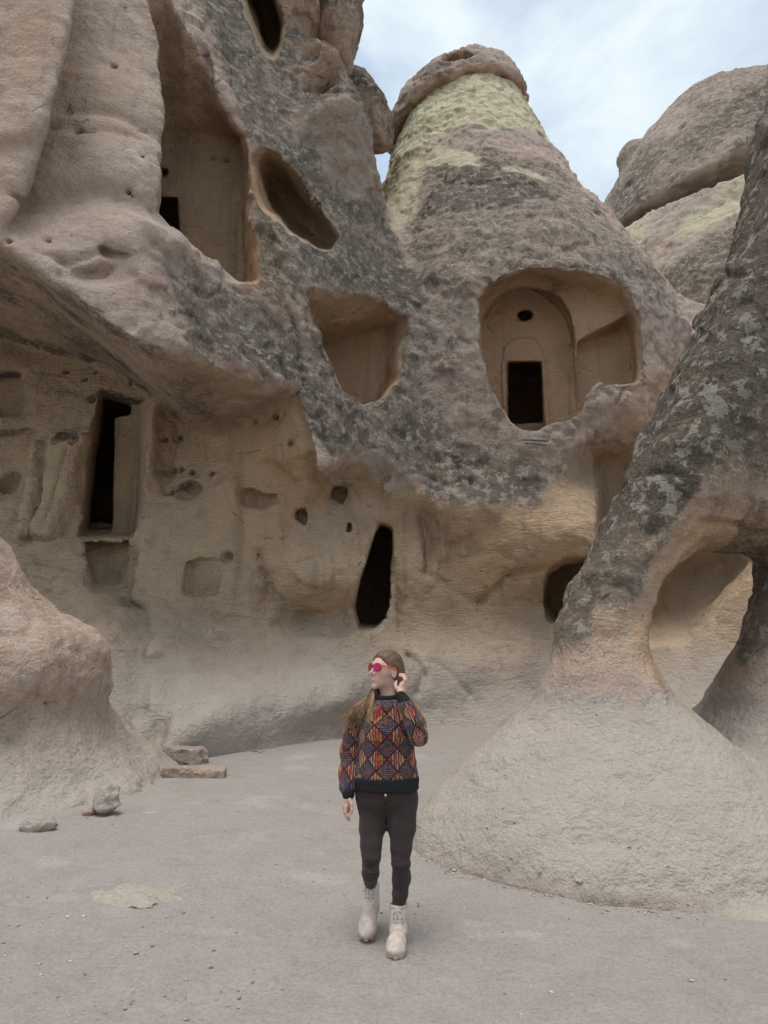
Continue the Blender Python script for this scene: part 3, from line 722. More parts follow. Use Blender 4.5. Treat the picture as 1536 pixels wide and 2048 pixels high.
# ---------------------------------------------------------------- cliff and centre chimney share one field, parted along the cleft between them
def build_cliff(h):
    V, F = mesh_field(cliff_field, (-11.2, 7.2, -.4), (12.5, 22.1, 22.0), h)
    V = relax(V, F, 1, .5)
    N = vert_normals(V, F)
    x, y, z = V.T.astype(np.float32)
    un = uncut(x, y, z)
    carved = sstep(.02, .16, -un)                     # depth below the uncut skin: freshly cut rock
    inlow = sstep(-.15, .15, lip_gap(x, y, z))        # below the lip
    # which cut made each vertex
    owner = np.full(len(V), -1)
    best = np.full(len(V), h*1.3)
    for ci, c in enumerate(CUTS):
        m = (x > c.lo[0]) & (x < c.hi[0]) & (y > c.lo[1]) & (y < c.hi[1]) & (z > c.lo[2]) & (z < c.hi[2])
        i = np.nonzero(m)[0]
        if len(i) == 0: continue
        d = np.abs(c.sd(x[i], y[i], z[i])); s = (d < best[i]) & (un[i] < -.02)
        owner[i[s]] = ci; best[i[s]] = d[s]
    cap = sstep(-.1, .1, 0)
    calm = poly_mask(V, [(-400,-300,9),(330,-300,10.5),(326,300,10),(316,620,9.5),(200,640,9.2),(-400,400,9)], 9.5, .3, .1)
    amount = np.clip(1.0 - .75*carved - .35*inlow - .62*calm, .22, 1)*(.4 + .6*sstep(1.2, 2.4, z))
    NZ = N[:, 2]
    # pigment
    up_l = sstep(-.25, .35, NZ)
    L = np.zeros(len(V))
    strip = poly_mask(V, [(330,-100,11.5),(460,-100,12.6),(700,-100,14),(720,200,15),(800,480,15.5),(900,600,15),(900,950,14.2),(640,970,12.3),(610,830,12.2),(560,790,11.8),(420,735,10.6),(330,690,9.6),(318,470,9.8),(480,560,11.4),(500,300,12.1),(400,60,11.5)], 12, .35)
    L = np.maximum(L, strip*.72)
    L = np.maximum(L, .55*poly_mask(V, [(500,250,12.6),(700,330,14.5),(800,560,15),(690,560,13.6),(600,440,12.7)], 13, .5))
    L = np.maximum(L, .86*poly_mask(V, [(470,690,11),(540,690,11.6),(640,780,12.3),(700,900,12.8),(650,950,12.4),(610,850,12.2),(560,790,11.8)], 12, .25))
    cone = poly_mask(V, [(790,330,17),(1110,330,18),(1400,700,17),(1400,960,14.5),(800,960,14.2)], 15, .3)
    L = np.maximum(L, cone*.52)
    L = np.maximum(L, .72*poly_mask(V, [(850,330,17.6),(1080,330,17.6),(1110,400,17.2),(1000,430,16.8),(850,440,16.5)], 17, .35, .5))
    L = np.maximum(L, .70*poly_mask(V, [(800,540,15.5),(955,560,14.8),(970,720,14.5),(1020,870,14.3),(1180,930,14.3),(1060,1010,14.2),(860,1030,14.3),(790,960,13.9)], 14.5, .3, .4))
    L = np.maximum(L, .55*poly_mask(V, [(1190,560,16),(1370,670,17),(1390,800,15),(1290,700,15)], 15.5, .3))
    L = np.maximum(L, .80*poly_mask(V, [(960,560,15),(1060,522,15.3),(1250,540,16),(1290,640,16),(1240,600,15.8),(1060,556,15.2),(985,580,15)], 15.3, .12, .15, .4))
    L = np.maximum(L, .80*poly_mask(V, [(845,1000,14.4),(905,1000,14.4),(900,1090,14.7),(880,1120,14.7),(860,1060,14.7)], 14.5, .12, .2, .3)*.9)
    L = np.maximum(L, .6*poly_mask(V, [(690,920,13),(830,940,14),(830,1010,14.2),(780,990,13.9)], 13.6, .2))
    L = np.maximum(L, .55*poly_mask(V, [(505,300,13),(600,340,13.4),(680,470,14.2),(600,470,13.8),(540,380,13.6)], 13.5, .25)*carved)
    L = np.maximum(L, .72*poly_mask(V, [(-60,590,10.4),(150,620,10.4),(260,720,11.8),(60,760,12.2),(-60,720,12)], 11, .5, auto=False)*inlow)
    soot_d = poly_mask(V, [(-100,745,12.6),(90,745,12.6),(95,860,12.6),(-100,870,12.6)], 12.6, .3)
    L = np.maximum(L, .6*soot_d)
    keep = np.maximum(clamp01(1-carved*1.15), .75*poly_mask(V, [(505,300,13),(600,340,13.4),(690,480,14.2),(600,470,13.8),(540,380,13.6)], 13.5, .25))
    L *= np.maximum(keep, inlow*.7)
    L *= .45 + .55*up_l
    L += .12*(1-carved)*(1-inlow) + .05
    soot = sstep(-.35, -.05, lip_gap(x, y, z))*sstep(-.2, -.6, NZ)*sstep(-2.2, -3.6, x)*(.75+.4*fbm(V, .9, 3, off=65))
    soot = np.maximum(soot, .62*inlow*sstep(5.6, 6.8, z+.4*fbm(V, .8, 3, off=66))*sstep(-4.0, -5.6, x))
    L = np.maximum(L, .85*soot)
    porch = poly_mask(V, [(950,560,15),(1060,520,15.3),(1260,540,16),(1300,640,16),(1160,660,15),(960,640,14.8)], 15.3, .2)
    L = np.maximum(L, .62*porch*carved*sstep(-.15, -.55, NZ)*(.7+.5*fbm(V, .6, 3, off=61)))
    patch = poly_mask(V, [(364,1116,12.6),(447,1114,12.6),(447,1192,12.6),(362,1192,12.6)], 12.6, .10, .06)
    L = np.maximum(L, .5*patch)
    fresh = clamp01(np.maximum(carved, inlow*(.35 + .65*sstep(.9, 2.2, z))))
    G = poly_mask(V, [(835,200,19),(1000,150,19),(1065,190,20),(1066,252,20),(1000,262,18.5),(850,262,18.3),(820,250,19)], 18.5, .12, .2)
    zA = W(950,252,surface_y(950,252,18,None))[2]; zB = W(950,168,surface_y(950,168,18.3,None))[2]
    G = np.maximum(G, sstep(zA-.15, zA+.15, z + .22*fbm(V, .7, 3, off=77) - .10*(x-2.4))*sstep(zB+1.2, zB+.9, z)*sstep(15, 15.5, y)*sstep(-.5, 0, x))
    G = np.maximum(G, .8*poly_mask(V, [(770,260,20),(840,240,18.6),(846,290,18.4),(830,420,17),(790,470,17),(765,400,18)], 18, .15, .2))
    G = np.maximum(G, .75*poly_mask(V, [(855,290,18),(930,300,17.8),(970,330,17.6),(900,330,17.7),(858,322,17.8)], 18, .12, .25))
    G = np.maximum(G, .6*poly_mask(V, [(1000,325,17.6),(1100,352,18),(1090,362,18),(1010,342,17.6)], 18, .08, .1))
    L *= 1-.95*clamp01(G)
    D = sstep(2.3, .9, z + .35*fbm(V, 1.2, 3, off=6)) * (1-carved*.6)
    D = np.maximum(D, .4*inlow*sstep(3.0, 1.6, z))
    T = .9*poly_mask(V, [(480,270,12.2),(520,300,12.2),(560,440,12),(590,560,12.1),(560,620,11.7),(480,570,11.4),(470,500,11.6)], 12, .3)
    T = np.maximum(T, .7*poly_mask(V, [(608,590,12.5),(800,600,14.8),(800,790,14.2),(700,800,13.5)], 13.5, .2)*carved)
    T = np.maximum(T, .75*poly_mask(V, [(955,560,15.5),(1290,560,16.5),(1290,770,16),(1170,860,15),(1000,860,15)], 15.5, .2)*carved)
    T = np.maximum(T, .6*poly_mask(V, [(1290,760,14.6),(1360,680,15),(1340,900,14.4),(1180,880,14.4)], 14.6, .25))
    T = np.maximum(T, .55*poly_mask(V, [(430,860,13),(620,880,12.5),(640,1000,13),(560,1100,13),(430,1050,12.9)], 12.8, .4)*inlow)
    T = np.maximum(T, .5*poly_mask(V, [(900,1020,14.5),(1190,1020,14),(1190,1120,14),(980,1180,14.4),(880,1130,14.6)], 14.4, .3)*inlow)
    T = np.maximum(T, .45*poly_mask(V, [(0,0,8.4),(150,0,9),(90,250,9),(0,440,9)], 8.6, .4))
    T = np.maximum(T, .30*poly_mask(V, [(150,0,10),(320,0,10.6),(320,300,10),(100,420,9.5)], 9.8, .4))
    T = np.maximum(T, .5*poly_mask(V, [(540,0,13.6),(640,0,14),(690,130,14.5),(690,200,14.5),(560,120,13.5)], 14, .2))
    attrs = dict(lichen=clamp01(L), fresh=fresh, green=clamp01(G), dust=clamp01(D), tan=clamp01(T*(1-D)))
    edge = inlow*(1-carved)*.25
    V2 = rough_up(V, N, np.clip(amount, .22, 1), chips=.075)
    # parts
    fc = V[F].mean(1)
    ow = owner[F]; fo = np.where((ow[:, 0] == ow[:, 2]) | (ow[:, 0] == ow[:, 1]), ow[:, 0], np.where(ow[:, 1] == ow[:, 2], ow[:, 1], ow[:, 3]))
    fo = np.where(np.array([c.part for c in CUTS] + [False])[fo], fo, -1)
    cnt = np.bincount(fo[fo >= 0], minlength=len(CUTS)); fo = np.where((fo >= 0) & (cnt[fo] < 30), -1, fo)
    seam = np.array([W(*p) for p in ((760,250,16.5),(785,470,15.6),(815,640,15),(822,800,14.4),(828,900,14.2),(800,985,14),(822,1060,14.6),(810,1200,14.4),(800,1280,14),(800,1430,13.4))])
    so = np.argsort(seam[:, 2])
    right = fc[:, 0] > np.interp(fc[:, 2], seam[so, 2], seam[so, 0])
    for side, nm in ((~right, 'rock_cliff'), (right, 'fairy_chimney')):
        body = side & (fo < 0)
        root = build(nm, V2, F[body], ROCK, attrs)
        for ci, c in enumerate(CUTS):
            if not c.part: continue
            s = side & (fo == ci)
            # a cut straddling the cleft goes wholly with the larger share
            if s.sum() == 0 or s.sum() < (fo == ci).sum()*.5: s = s*False
            else: s = fo == ci
            if s.sum(): build(c.name, V2, F[s], ROCK, attrs, parent=root)
        yield root
VOX = 0.055
cliff, chimney = build_cliff(VOX)
print('cliff', _time.time()-_t0)
tag(cliff, 'tall pinkish rock cliff on the left with carved rooms and overhanging ledge', 'rock cliff')
tag(chimney, 'cone-shaped rock chimney in the centre with carved chapel door', 'rock chimney')
# ---------------------------------------------------------------- caps and boulders, the far chimney, the arch, the foreground boulder
def simple_rock(name, f, lo, hi, h, amount, masks, parent=None, big=.09, mid=.05, fine=.022, chips=0.0):
    V, F = mesh_field(f, lo, hi, h)
    V = relax(V, F, 1, .5); N = vert_normals(V, F)
    a = masks(V, N)
    attrs = {k: clamp01(np.broadcast_to(np.asarray(a.get(k, 0.0), float), len(V))) for k in ('lichen', 'fresh', 'green', 'dust', 'tan')}
    V = rough_up(V, N, np.full(len(V), amount) if np.isscalar(amount) else amount(V, N), big, mid, fine, chips)
    return build(name, V, F, ROCK, attrs, parent)
def polyline_z(pts):
    q = np.array([W(*p) for p in pts]); o = np.argsort(q[:, 0]); return q[o, 0], q[o, 2]

# cap of the centre chimney
cbx, cbz = polyline_z([(770,285,19.5),(785,262,19.2),(830,212,18.4),(868,182,18.2),(900,176,18.1),(930,160,18.1),(1000,158,18.2),(1040,186,18.8),(1060,214,19.6)])
def f_ccap(x, y, z):
    b = np.interp(x, cbx, cbz)
    d = smax(CONE_CAP.sd(x, y, z), (b - z + .12*np.maximum(y-18.2, 0))*.7, .18)
    n = W(915,142,18.3); s = np.sqrt(((x-n[0])/.62)**2 + ((y-n[1])/.7)**2 + ((z-n[2])/.42)**2) - 1
    return smax(d, -s*.42, .08)
def m_cap(V, N):
    L = .48 + .25*fbm(V, 1.5, 3, off=3) ; L = L*sstep(-.35, .25, N[:, 2])
    return dict(lichen=L, tan=.55*sstep(.1, -.4, N[:, 2]))
c0 = W(925,200,20)
simple_rock('cap_rock', f_ccap, (c0[0]-3.2, 16.5, c0[2]-2.5), (c0[0]+3.2, 23.2, c0[2]+3), .06, 1.0, m_cap, chimney, chips=.06)

# the far chimney at the right: pale banded neck and dark slanting cap
rbx, rbz = polyline_z([(1150,545,26),(1200,508,25.4),(1235,462,23.9),(1290,412,22.6),(1340,376,21.9),(1400,346,21.5),(1500,316,21.3),(1560,300,21.5),(1700,300,23),(1800,330,26)])
def f_rcap(x, y, z):
    b = np.interp(x, rbx, rbz) + .16*vnoise(x*.9, y*.5, z*0+2) + .10*vnoise(x*2.3, y, z*0+7)
    bump = W(1262,318,26.5)
    e = np.sqrt(((x-bump[0])/.6)**2 + ((y-bump[1])/.9)**2 + ((z-bump[2])/.7)**2) - 1
    d = smin(RCAP.sd(x, y, z), e*.5, .3)
    return smax(d, (b - z + .25*np.maximum(y-22.5, 0))*.7, .25)
def f_rneck(x, y, z):
    d = RCONE.sd(x, y, z)
    b = np.interp(x, rbx, rbz)
    return np.maximum(d + .16*sstep(-1.6, 0, z-b), z - 18)
def m_rcap(V, N):
    L = (.70 + .2*fbm(V, 2.0, 3, off=3))*(.55+.45*sstep(-.5, .2, N[:, 2]))
    return dict(lichen=L, tan=0)
def m_rneck(V, N):
    x, z = V[:, 0], V[:, 2]; b = np.interp(x, rbx, rbz)
    dz = (b - z) + .5*fbm(V, 1.4, 3, off=8)
    g = sstep(3.6, 2.4, dz)
    L = .80*sstep(2.6, 3.8, dz) + .5*sstep(.8, 1.3, dz)*sstep(2.2, 1.5, dz)*sstep(-.1, .4, fbm(V, 1.1, 3, off=12))
    return dict(lichen=L, green=g*.7*sstep(-.3, .3, fbm(V, 1.6, 3, off=15)+.25), tan=0)
x0 = W(1190,440,27)[0]
far = simple_rock('fairy_chimney', f_rneck, (x0-3.5, 18.5, 1.0), (x0+12.5, 27.5, 19.5), .09, 1.0, m_rneck, chips=.07)
tag(far, 'far rock chimney on the right with pale neck under a dark slanting cap', 'rock chimney')
simple_rock('cap_rock', f_rcap, (x0-1.8, 18.5, 10), (x0+14, 29.5, 28.5), .09, 1.1, m_rcap, far, chips=.07)
tag(chimney, 'cone-shaped rock chimney in the centre with carved chapel door and yellowish band', 'rock chimney')

# two dark boulders perched on the cliff's crest
def perched(px0, py0, Y, rx, ry, rz, tilt, seed):
    c = W(px0, py0, Y); e = Ell('b', c, (rx, ry, rz), tilt)
    def f(x, y, z):
        d = e.sd(x, y, z)
        return d + .16*vnoise(x*1.1+seed, y*1.1, z*1.1+seed)
    return simple_rock('cap_rock', f, c-max(rx,ry,rz)-.4, c+max(rx,ry,rz)+.4, .06, 1.0, lambda V, N: dict(lichen=(1.0+.2*fbm(V, 1, 3, off=seed))*(.5+.5*sstep(-.5, .1, N[:, 2])), tan=.5), cliff)
perched(684, 30, 15.2, .62, .9, 1.75, -.12, 3.0)
perched(728, 225, 17.6, .80, 1.0, 1.35, .45, 8.0)

# ---------------------------------------------------------------- the leaning arch on its mound
YA = 6.6
AOUT = [(1150,1480),(1140,1420),(1124,1340),(1120,1250),(1142,1172),(1200,1082),(1250,960),(1310,820),(1380,670),(1456,520),(1505,400),(1555,230),(1620,60),(1720,-150),(1850,-420),(2900,-420),(2900,1560),(1560,1560),(1470,1500),
        (1500,1430),(1490,1390),(1502,1330),(1535,1240),(1560,1160),(1560,1110),(1530,1086),(1460,1080),(1392,1096),(1346,1130),(1310,1190),(1284,1275),(1279,1330),(1287,1395),(1315,1470),(1250,1520)]
AV = [(w[0], w[2]) for w in (W(p[0], p[1], YA + (.85*min(1, max(0, (1000-p[1])/500)) if p[0] < 1700 else 0)) for p in AOUT)]
MC = (1.95, 6.3)
MR = np.array([0,.30,.42,.63,.96,1.25,1.46,1.60,1.66,1.70,1.73,2.3]); MZ = np.array([2.0,1.75,1.50,1.18,.88,.62,.42,.26,.165,.0,-.25,-.9])
M2R = np.array([0,.5,.8,1.2,1.8,2.6,3.4,4.4,5.5]); M2Z = np.array([1.9,1.5,1.05,.74,.46,.20,.0,-.2,-.4])
def mound_z(x, y):
    an = np.arctan2(y-MC[1], x-MC[0])
    r1 = np.sqrt((x-MC[0])**2 + (y-MC[1])**2)*(1 + .035*np.sin(3*an+1) + .02*np.sin(7*an))
    z1 = np.interp(r1, MR, MZ) + .022*vnoise(an*4.5+30, r1*.7, r1*0)*sstep(.4, 1.0, r1) + .010*vnoise(an*13+30, r1*1.2, r1*0)*sstep(.4, 1.0, r1)
    r2 = np.sqrt(((x-4.1)/1.0)**2 + ((y-7.3)/1.05)**2)
    z2 = np.interp(r2, M2R, M2Z)
    return smax(z1, z2, .22)
def f_arch(x, y, z):
    d2 = poly_sd(x, z, AV)
    T = .40 + .15*np.clip(z-1.4, 0, 9)
    yc = YA + .02*np.clip(z-2, 0, 10) + .25*np.clip(x-2.6, 0, 3)
    d = smax(d2, (np.abs(y-yc) - T), np.minimum(.95*T, 1.0))
    m = (z - mound_z(x, y))*.72
    return smin(d, m, .30)
def m_arch(V, N):
    x, y, z = V.T
    up = sstep(-.55, .1, N[:, 2])
    hi = sstep(1.9, 2.8, z + .3*fbm(V, .6, 3, off=5))
    L = (1.0 + .12*fbm(V, .9, 3, off=3))*hi*up
    left = sstep(.0, -.5, N[:, 0])
    L = np.maximum(L, .80*sstep(1.25, 1.9, z + .25*fbm(V, .5, 3, off=6))*left)
    L = np.maximum(L, .70*sstep(1.45, 2.3, z + .3*fbm(V, .4, 3, off=16))*sstep(.55, .15, N[:, 0]))
    L = np.maximum(L, .38*sstep(.95, 1.3, z)*sstep(.3, -.1, N[:, 0]))
    r_ = np.sqrt((x-MC[0])**2 + (y-MC[1])**2)
    rim = sstep(.13, .03, z)*sstep(1.5, 1.62, r_)*sstep(2.4, 1.6, x)
    right = sstep(.1, .6, N[:, 0])
    tan = sstep(1.15, 1.5, z)*np.maximum(right, .5)*(1-.5*hi) + .9*sstep(2.2, 2.6, z)*sstep(-.3, -.7, N[:, 2])
    dust = sstep(1.35, .9, z + .25*fbm(V, .4, 3, off=2))*(1-.6*rim)
    tan = np.maximum(tan, 0)
    return dict(lichen=L*(1-.7*right*sstep(3.6, 2.4, z)) + .06 + .5*rim, tan=tan*.7*(1-dust), dust=dust, fresh=.25*sstep(1.3, 1.7, z))
def a_arch(V, N):
    return .25 + .75*sstep(1.2, 2.4, V[:, 2])
arch = simple_rock('rock_arch', f_arch, (-.1, 3.4, -.25), (8.5, 10.6, 11), .040, a_arch, m_arch, None, .06, .045, .022, chips=.045)
tag(arch, 'dark lichen-covered leaning rock arch rising from a smooth mound on the right', 'rock arch')

# ---------------------------------------------------------------- foreground boulder at the left
BE = [Ell('b', W(-60,1325,7.9), (1.22,1.2,.84), -.32), Ell('b', W(-240,1190,7.6), (1.4,1.4,1.15)), Ell('b', W(105,1325,8.2), (.66,.9,.50), -.38), Ell('b', W(-90,1500,8.2), (1.35,1.3,1.0), -.2)]
SKR, SKZ = np.array([0,.7,1.2,1.7,2.2,2.5,3.2]), np.array([1.9,1.38,1.0,.60,.22,.0,-.4])
def f_boulder(x, y, z):
    d = smin(smin(BE[0].sd(x, y, z), BE[1].sd(x, y, z), .4), BE[2].sd(x, y, z), .35)
    d = smin(d, BE[3].sd(x, y, z), .3)
    # the broad worn skirt that runs down to the ground
    an = np.arctan2(y-8.9, x+4.9); r = np.sqrt((x+4.9)**2 + (y-8.9)**2*.9)*(1+.05*np.sin(an*3+.5))
    q = z - ground_z(x, y) + .03 - np.interp(r, SKR, SKZ) - .05*vnoise(x*1.3, y*1.3, z*0+5)
    return smin(d, q*.75, .5)
boulder = simple_rock('boulder', f_boulder, (-6.8, 5.4, -.02), (-1.6, 10.8, 3.8), .038, 1.0, lambda V, N: dict(lichen=.10+.1*fbm(V, 1, 3), tan=.30*sstep(.5, 1.2, V[:, 2]), dust=sstep(.9, .3, V[:, 2]+.25*fbm(V, .5, 3, off=4))), None, .09, .03, .016, chips=.03)
tag(boulder, 'rounded pinkish boulder at the left edge with an undercut ledge', 'boulder')
print('rocks', _time.time()-_t0)
# ---------------------------------------------------------------- loose stones, planks, carved mouldings, gravel
def stone(name, label, px, py, half, yaw, seed, shape='ell', masks=None, sink=.25, h=.012, grp=None, cat='stone', tilt=0.0, Y=None, jag=1.0):
    """a loose stone resting on the ground where the ray to (px, py) meets it"""
    if Y is None:
        Y = 8.0
        for _ in range(30):
            w = W(px, py, Y); g = float(ground_z(np.array([w[0]]), np.array([Y]))[0]); k = (w[2]-CAM_H)/Y
            Y = (g-CAM_H)/k
    w = W(px, py, Y); hx, hy, hz = half
    c = np.array([w[0], Y + hy*.6, float(ground_z(np.array([w[0]]), np.array([Y]))[0]) + hz*(1-sink)])
    ca, sa = math.cos(yaw), math.sin(yaw); ct, stt = math.cos(tilt), math.sin(tilt)
    def f(x, y, z):
        X = (x-c[0])*ca + (y-c[1])*sa; Yy = -(x-c[0])*sa + (y-c[1])*ca; Z = z-c[2]
        X, Z = X*ct + Z*stt, -X*stt + Z*ct
        m = min(half)
        if shape == 'ell':
            k = np.sqrt((X/hx)**2 + (Yy/hy)**2 + (Z/hz)**2); d = (k-1)*m
        else:
            r = m*.25; qx, qy, qz = np.abs(X)-hx+r, np.abs(Yy)-hy+r, np.abs(Z)-hz+r
            d = np.sqrt(np.maximum(qx,0)**2+np.maximum(qy,0)**2+np.maximum(qz,0)**2) + np.minimum(np.maximum(qx, np.maximum(qy, qz)), 0) - r
        s = 1/(m*2.0)
        return d + jag*(m*.42*vnoise(x*s+seed, y*s+seed, z*s) + m*.26*np.abs(vnoise(x*s*2.3+seed, y*s*2.3, z*s*2.3)) + m*.12*vnoise(x*s*5+seed, y*s*5, z*s*5) - m*.08)
    R = max(half)*1.5
    o = simple_rock(name, f, c-R, c+R, h, .35, masks or (lambda V, N: dict(dust=.75, lichen=.15)), None, .01, .02, .02)
    return tag(o, label, cat, grp)
stone('stone_block', 'squared grey stone block set against the foot of the rock bench', 366, 1532, (.26,.16,.13), .05, 1.0, 'box', lambda V, N: dict(lichen=.42, dust=.6), .1)
stone('stone_slab', 'flat cracked stone slab lying in front of the squared block', 386, 1556, (.36,.14,.06), .08, 5.0, 'box', lambda V, N: dict(lichen=.30, tan=.45, dust=.3), .1, tilt=-.05)
stone('stone', 'pale greenish white lump of rock on the ground near the boulder', 206, 1640, (.17,.16,.17), .5, 9.0, 'ell', lambda V, N: dict(green=.55, dust=1.0, lichen=.1), .05)
stone('stone', 'small crumbly stone near the left edge of the ground', 60, 1668, (.14,.10,.075), .2, 13.0, 'ell', lambda V, N: dict(green=.3, dust=.9, lichen=.2), .25)
stone('stone', 'little brown stone tucked beside the pale greenish lump', 170, 1636, (.06,.05,.06), .2, 17.0, 'ell', lambda V, N: dict(tan=.4), .2, .008)
stone('flat_stone', 'worn flat stone almost flush with the bare ground at left front', 262, 1800, (.36,.24,.04), -.1, 23.0, 'ell', lambda V, N: dict(dust=1.0, lichen=.05), 1.45, .012, jag=.5)
stone('stone', 'thin pale stone flake lying left of the person', 298, 1632, (.10,.05,.02), .1, 27.0, 'ell', lambda V, N: dict(dust=1), .3, .008)
# a chalk-white pebble lying on the flank of the mound
def mound_hit(px, py):
    Ys = np.arange(4.2, 8, .01); u = (px-768.0)/FPX; v = (1024.0-py)/FPX; t = Ys/(CP - v*SP)
    d = (CAM_H + (SP + v*CP)*t) - mound_z(u*t, Ys); i = np.nonzero(d < 0)[0]
    return float(Ys[i[0]]) if len(i) else 5.2
def pebble_on_mound(px, py, r, label, seed):
    c = W(px, py, mound_hit(px, py))
    o = simple_rock('pebble', lambda x, y, z: (np.sqrt(((x-c[0])/r)**2 + ((y-c[1])/(r*.7))**2 + ((z-c[2])/(r*.5))**2)-1)*r*.5 + r*.12*vnoise(x/r*1.3+seed, y/r*1.3, z/r*1.3), c-r*1.6, c+r*1.6, .005, .1, lambda V, N: dict(dust=1.0, green=.35), None, .01, .01, .01)
    tag(o, label, 'pebble')
pebble_on_mound(1160, 1762, .034, 'chalk-white pebble lying low on the smooth mound', 3.0)
pebble_on_mound(1078, 1742, .020, 'tiny pale pebble left of the white one on the mound', 7.0)
def twig(pts, r, label):
    q = np.array(pts); d = np.gradient(q, axis=0); V = []; m = 5
    for k, (p, e) in enumerate(zip(q, d)):
        e = e/np.linalg.norm(e); a1 = np.cross(e, (0, .2, 1)); a1 /= np.linalg.norm(a1); a2 = np.cross(e, a1); w = r*(1-.6*k/(len(q)-1))
        for j in range(m): V.append(p + w*(a1*math.cos(2*math.pi*j/m) + a2*math.sin(2*math.pi*j/m)))
    F = [(k*m+j, k*m+(j+1) % m, (k+1)*m+(j+1) % m, (k+1)*m+j) for k in range(len(q)-1) for j in range(m)]
    tag(build('twig', np.array(V), np.array(F), WOOD), label, 'twig')
# gravel
def gravel():
    r = np.random.default_rng(3)
    n = 3000
    ico = np.array([(0,0,1),(.9,0,.1),(.28,.85,.1),(-.73,.53,.1),(-.73,-.53,.1),(.28,-.85,.1),(0,0,-1)], float)
    tri = np.array([(0,1,2),(0,2,3),(0,3,4),(0,4,5),(0,5,1),(6,2,1),(6,3,2),(6,4,3),(6,5,4),(6,1,5)])
    y = 2.5 + 10*r.random(n)**1.7; x = (r.random(n)-.5)*1.25*y
    # drifts: pebbles gather in loose patches and along the foot of mound and boulder
    dens = fbm(np.stack([x, y, 0*x], 1), .9, 3, off=51); s_keep = r.random(n) < sstep(-.5, .6, dens)
    x, y = x[s_keep], y[s_keep]
    an = r.random(700)*2.6 + 2.75; rr = 1.70 + .10*r.random(700)**2 - .02
    x = np.append(x, MC[0] + rr*np.cos(an)); y = np.append(y, MC[1] + rr*np.sin(an)); n = len(x)
    s = .003 + .009*r.random(n)**5
    big = r.random(n) < .006; s = np.where(big, .009+.008*r.random(n), s)
    P = np.stack([x, y, 0*x], 1)
    z = ground_z(x, y) + ground_noise(P)
    keep = (mound_z(x, y) < z) & (y < LOW(x, z+.1)-.02)
    x, y, z, s = x[keep], y[keep], z[keep], s[keep]; n = len(x)
    a = r.random(n)*6.28
    S = np.stack([s*(1+r.random(n)), s*(.8+.6*r.random(n)), s*(.5+.4*r.random(n))], 1)
    jit = 1 + .35*(r.random((n, 7, 1))-.5)
    v = ico[None]*S[:, None]*jit
    vx = v[..., 0]*np.cos(a)[:, None] - v[..., 1]*np.sin(a)[:, None]; vy = v[..., 0]*np.sin(a)[:, None] + v[..., 1]*np.cos(a)[:, None]
    V = np.stack([vx + x[:, None], vy + y[:, None], v[..., 2] + z[:, None] + S[:, 2:3]*.35], -1).reshape(-1, 3)
    F = (tri[None] + 7*np.arange(n)[:, None, None]).reshape(-1, 3)
    o = build('gravel', V, F, PEBBLE, dict(tone=np.repeat(r.random(n), 7)))
    tag(o, 'fine grit and small pebbles strewn over the ground', kind='stuff')
def pebble_material():
    t = NT('pebble'); a = t.attr('tone')
    return t.done(t.ramp(a, (0, (.20,.16,.13)), (.35, (.36,.30,.25)), (.75, (.46,.40,.34)), (1, (.62,.58,.52))), .9)
PEBBLE = pebble_material()
gravel()
# weathered planks below the chapel door
def wood_material():
    t = NT('weathered_wood'); p = t.obj()
    n = t.noise(t.mapping(p, (2, 40, 40)), 2.0, 5, .6)
    return t.done(t.ramp(n, (.3, (.13,.125,.115)), (.7, (.34,.325,.30))), .9, t.bump(n, .6, .004))
WOOD = wood_material()
def plank(px0, py0, px1, py1, Y, w, th, label):
    a, b = W(px0, py0, Y), W(px1, py1, Y); L = np.linalg.norm(b-a)
    hx, hy, hz = L/2, w/2, th/2
    V = np.array([(sx*hx*(1-.01*(sy > 0)), sy*hy, sz*hz*(1+.15*(sx > 0))) for sx in (-1, -.3, .35, 1) for sy in (-1, 1) for sz in (-1, 1)], float)
    V[4:8, 2] += th*.18; V[8:12, 2] += th*.1
    F = []
    for i in range(3):
        o = i*4; q = o+4
        F += [(o, q, q+2, o+2), (o+1, o+3, q+3, q+1), (o, o+1, q+1, q), (o+2, q+2, q+3, o+3)]
    F += [(0, 2, 3, 1), (12, 13, 15, 14)]
    o = build('plank', V, np.array(F), WOOD, smooth=False)
    o.location = (a+b)/2; o.rotation_euler = (.25, -math.atan2(b[2]-a[2], b[0]-a[0]), .05)
    return tag(o, label, 'plank', 'planks below the chapel door')
plank(1046, 879, 1096, 881, 13.95, .16, .045, 'upper of two grey weathered planks on the ledge below the chapel door')
plank(1052, 886, 1092, 889, 13.85, .14, .045, 'lower of two grey weathered planks on the ledge below the chapel door')
def gpt(px, py, lift=.012):
    Y = 9.0
    for _ in range(30):
        w = W(px, py, Y); Y = (float(ground_z(np.array([w[0]]), np.array([Y]))[0]) - CAM_H)/((w[2]-CAM_H)/Y)
    w = W(px, py, Y); w[2] += lift + float(ground_noise(np.array([[w[0], w[1], 0.]]))[0]); return w
twig([gpt(505,1506), gpt(514,1507,.02), gpt(520,1510,.018), gpt(530,1508,.03)], .010, 'short dark twig on the ground below the bench edge')
twig([gpt(618,1478,.02), gpt(640,1472,.02), gpt(662,1466,.025)], .008, 'thin dry twig lying along the foot of the bench')
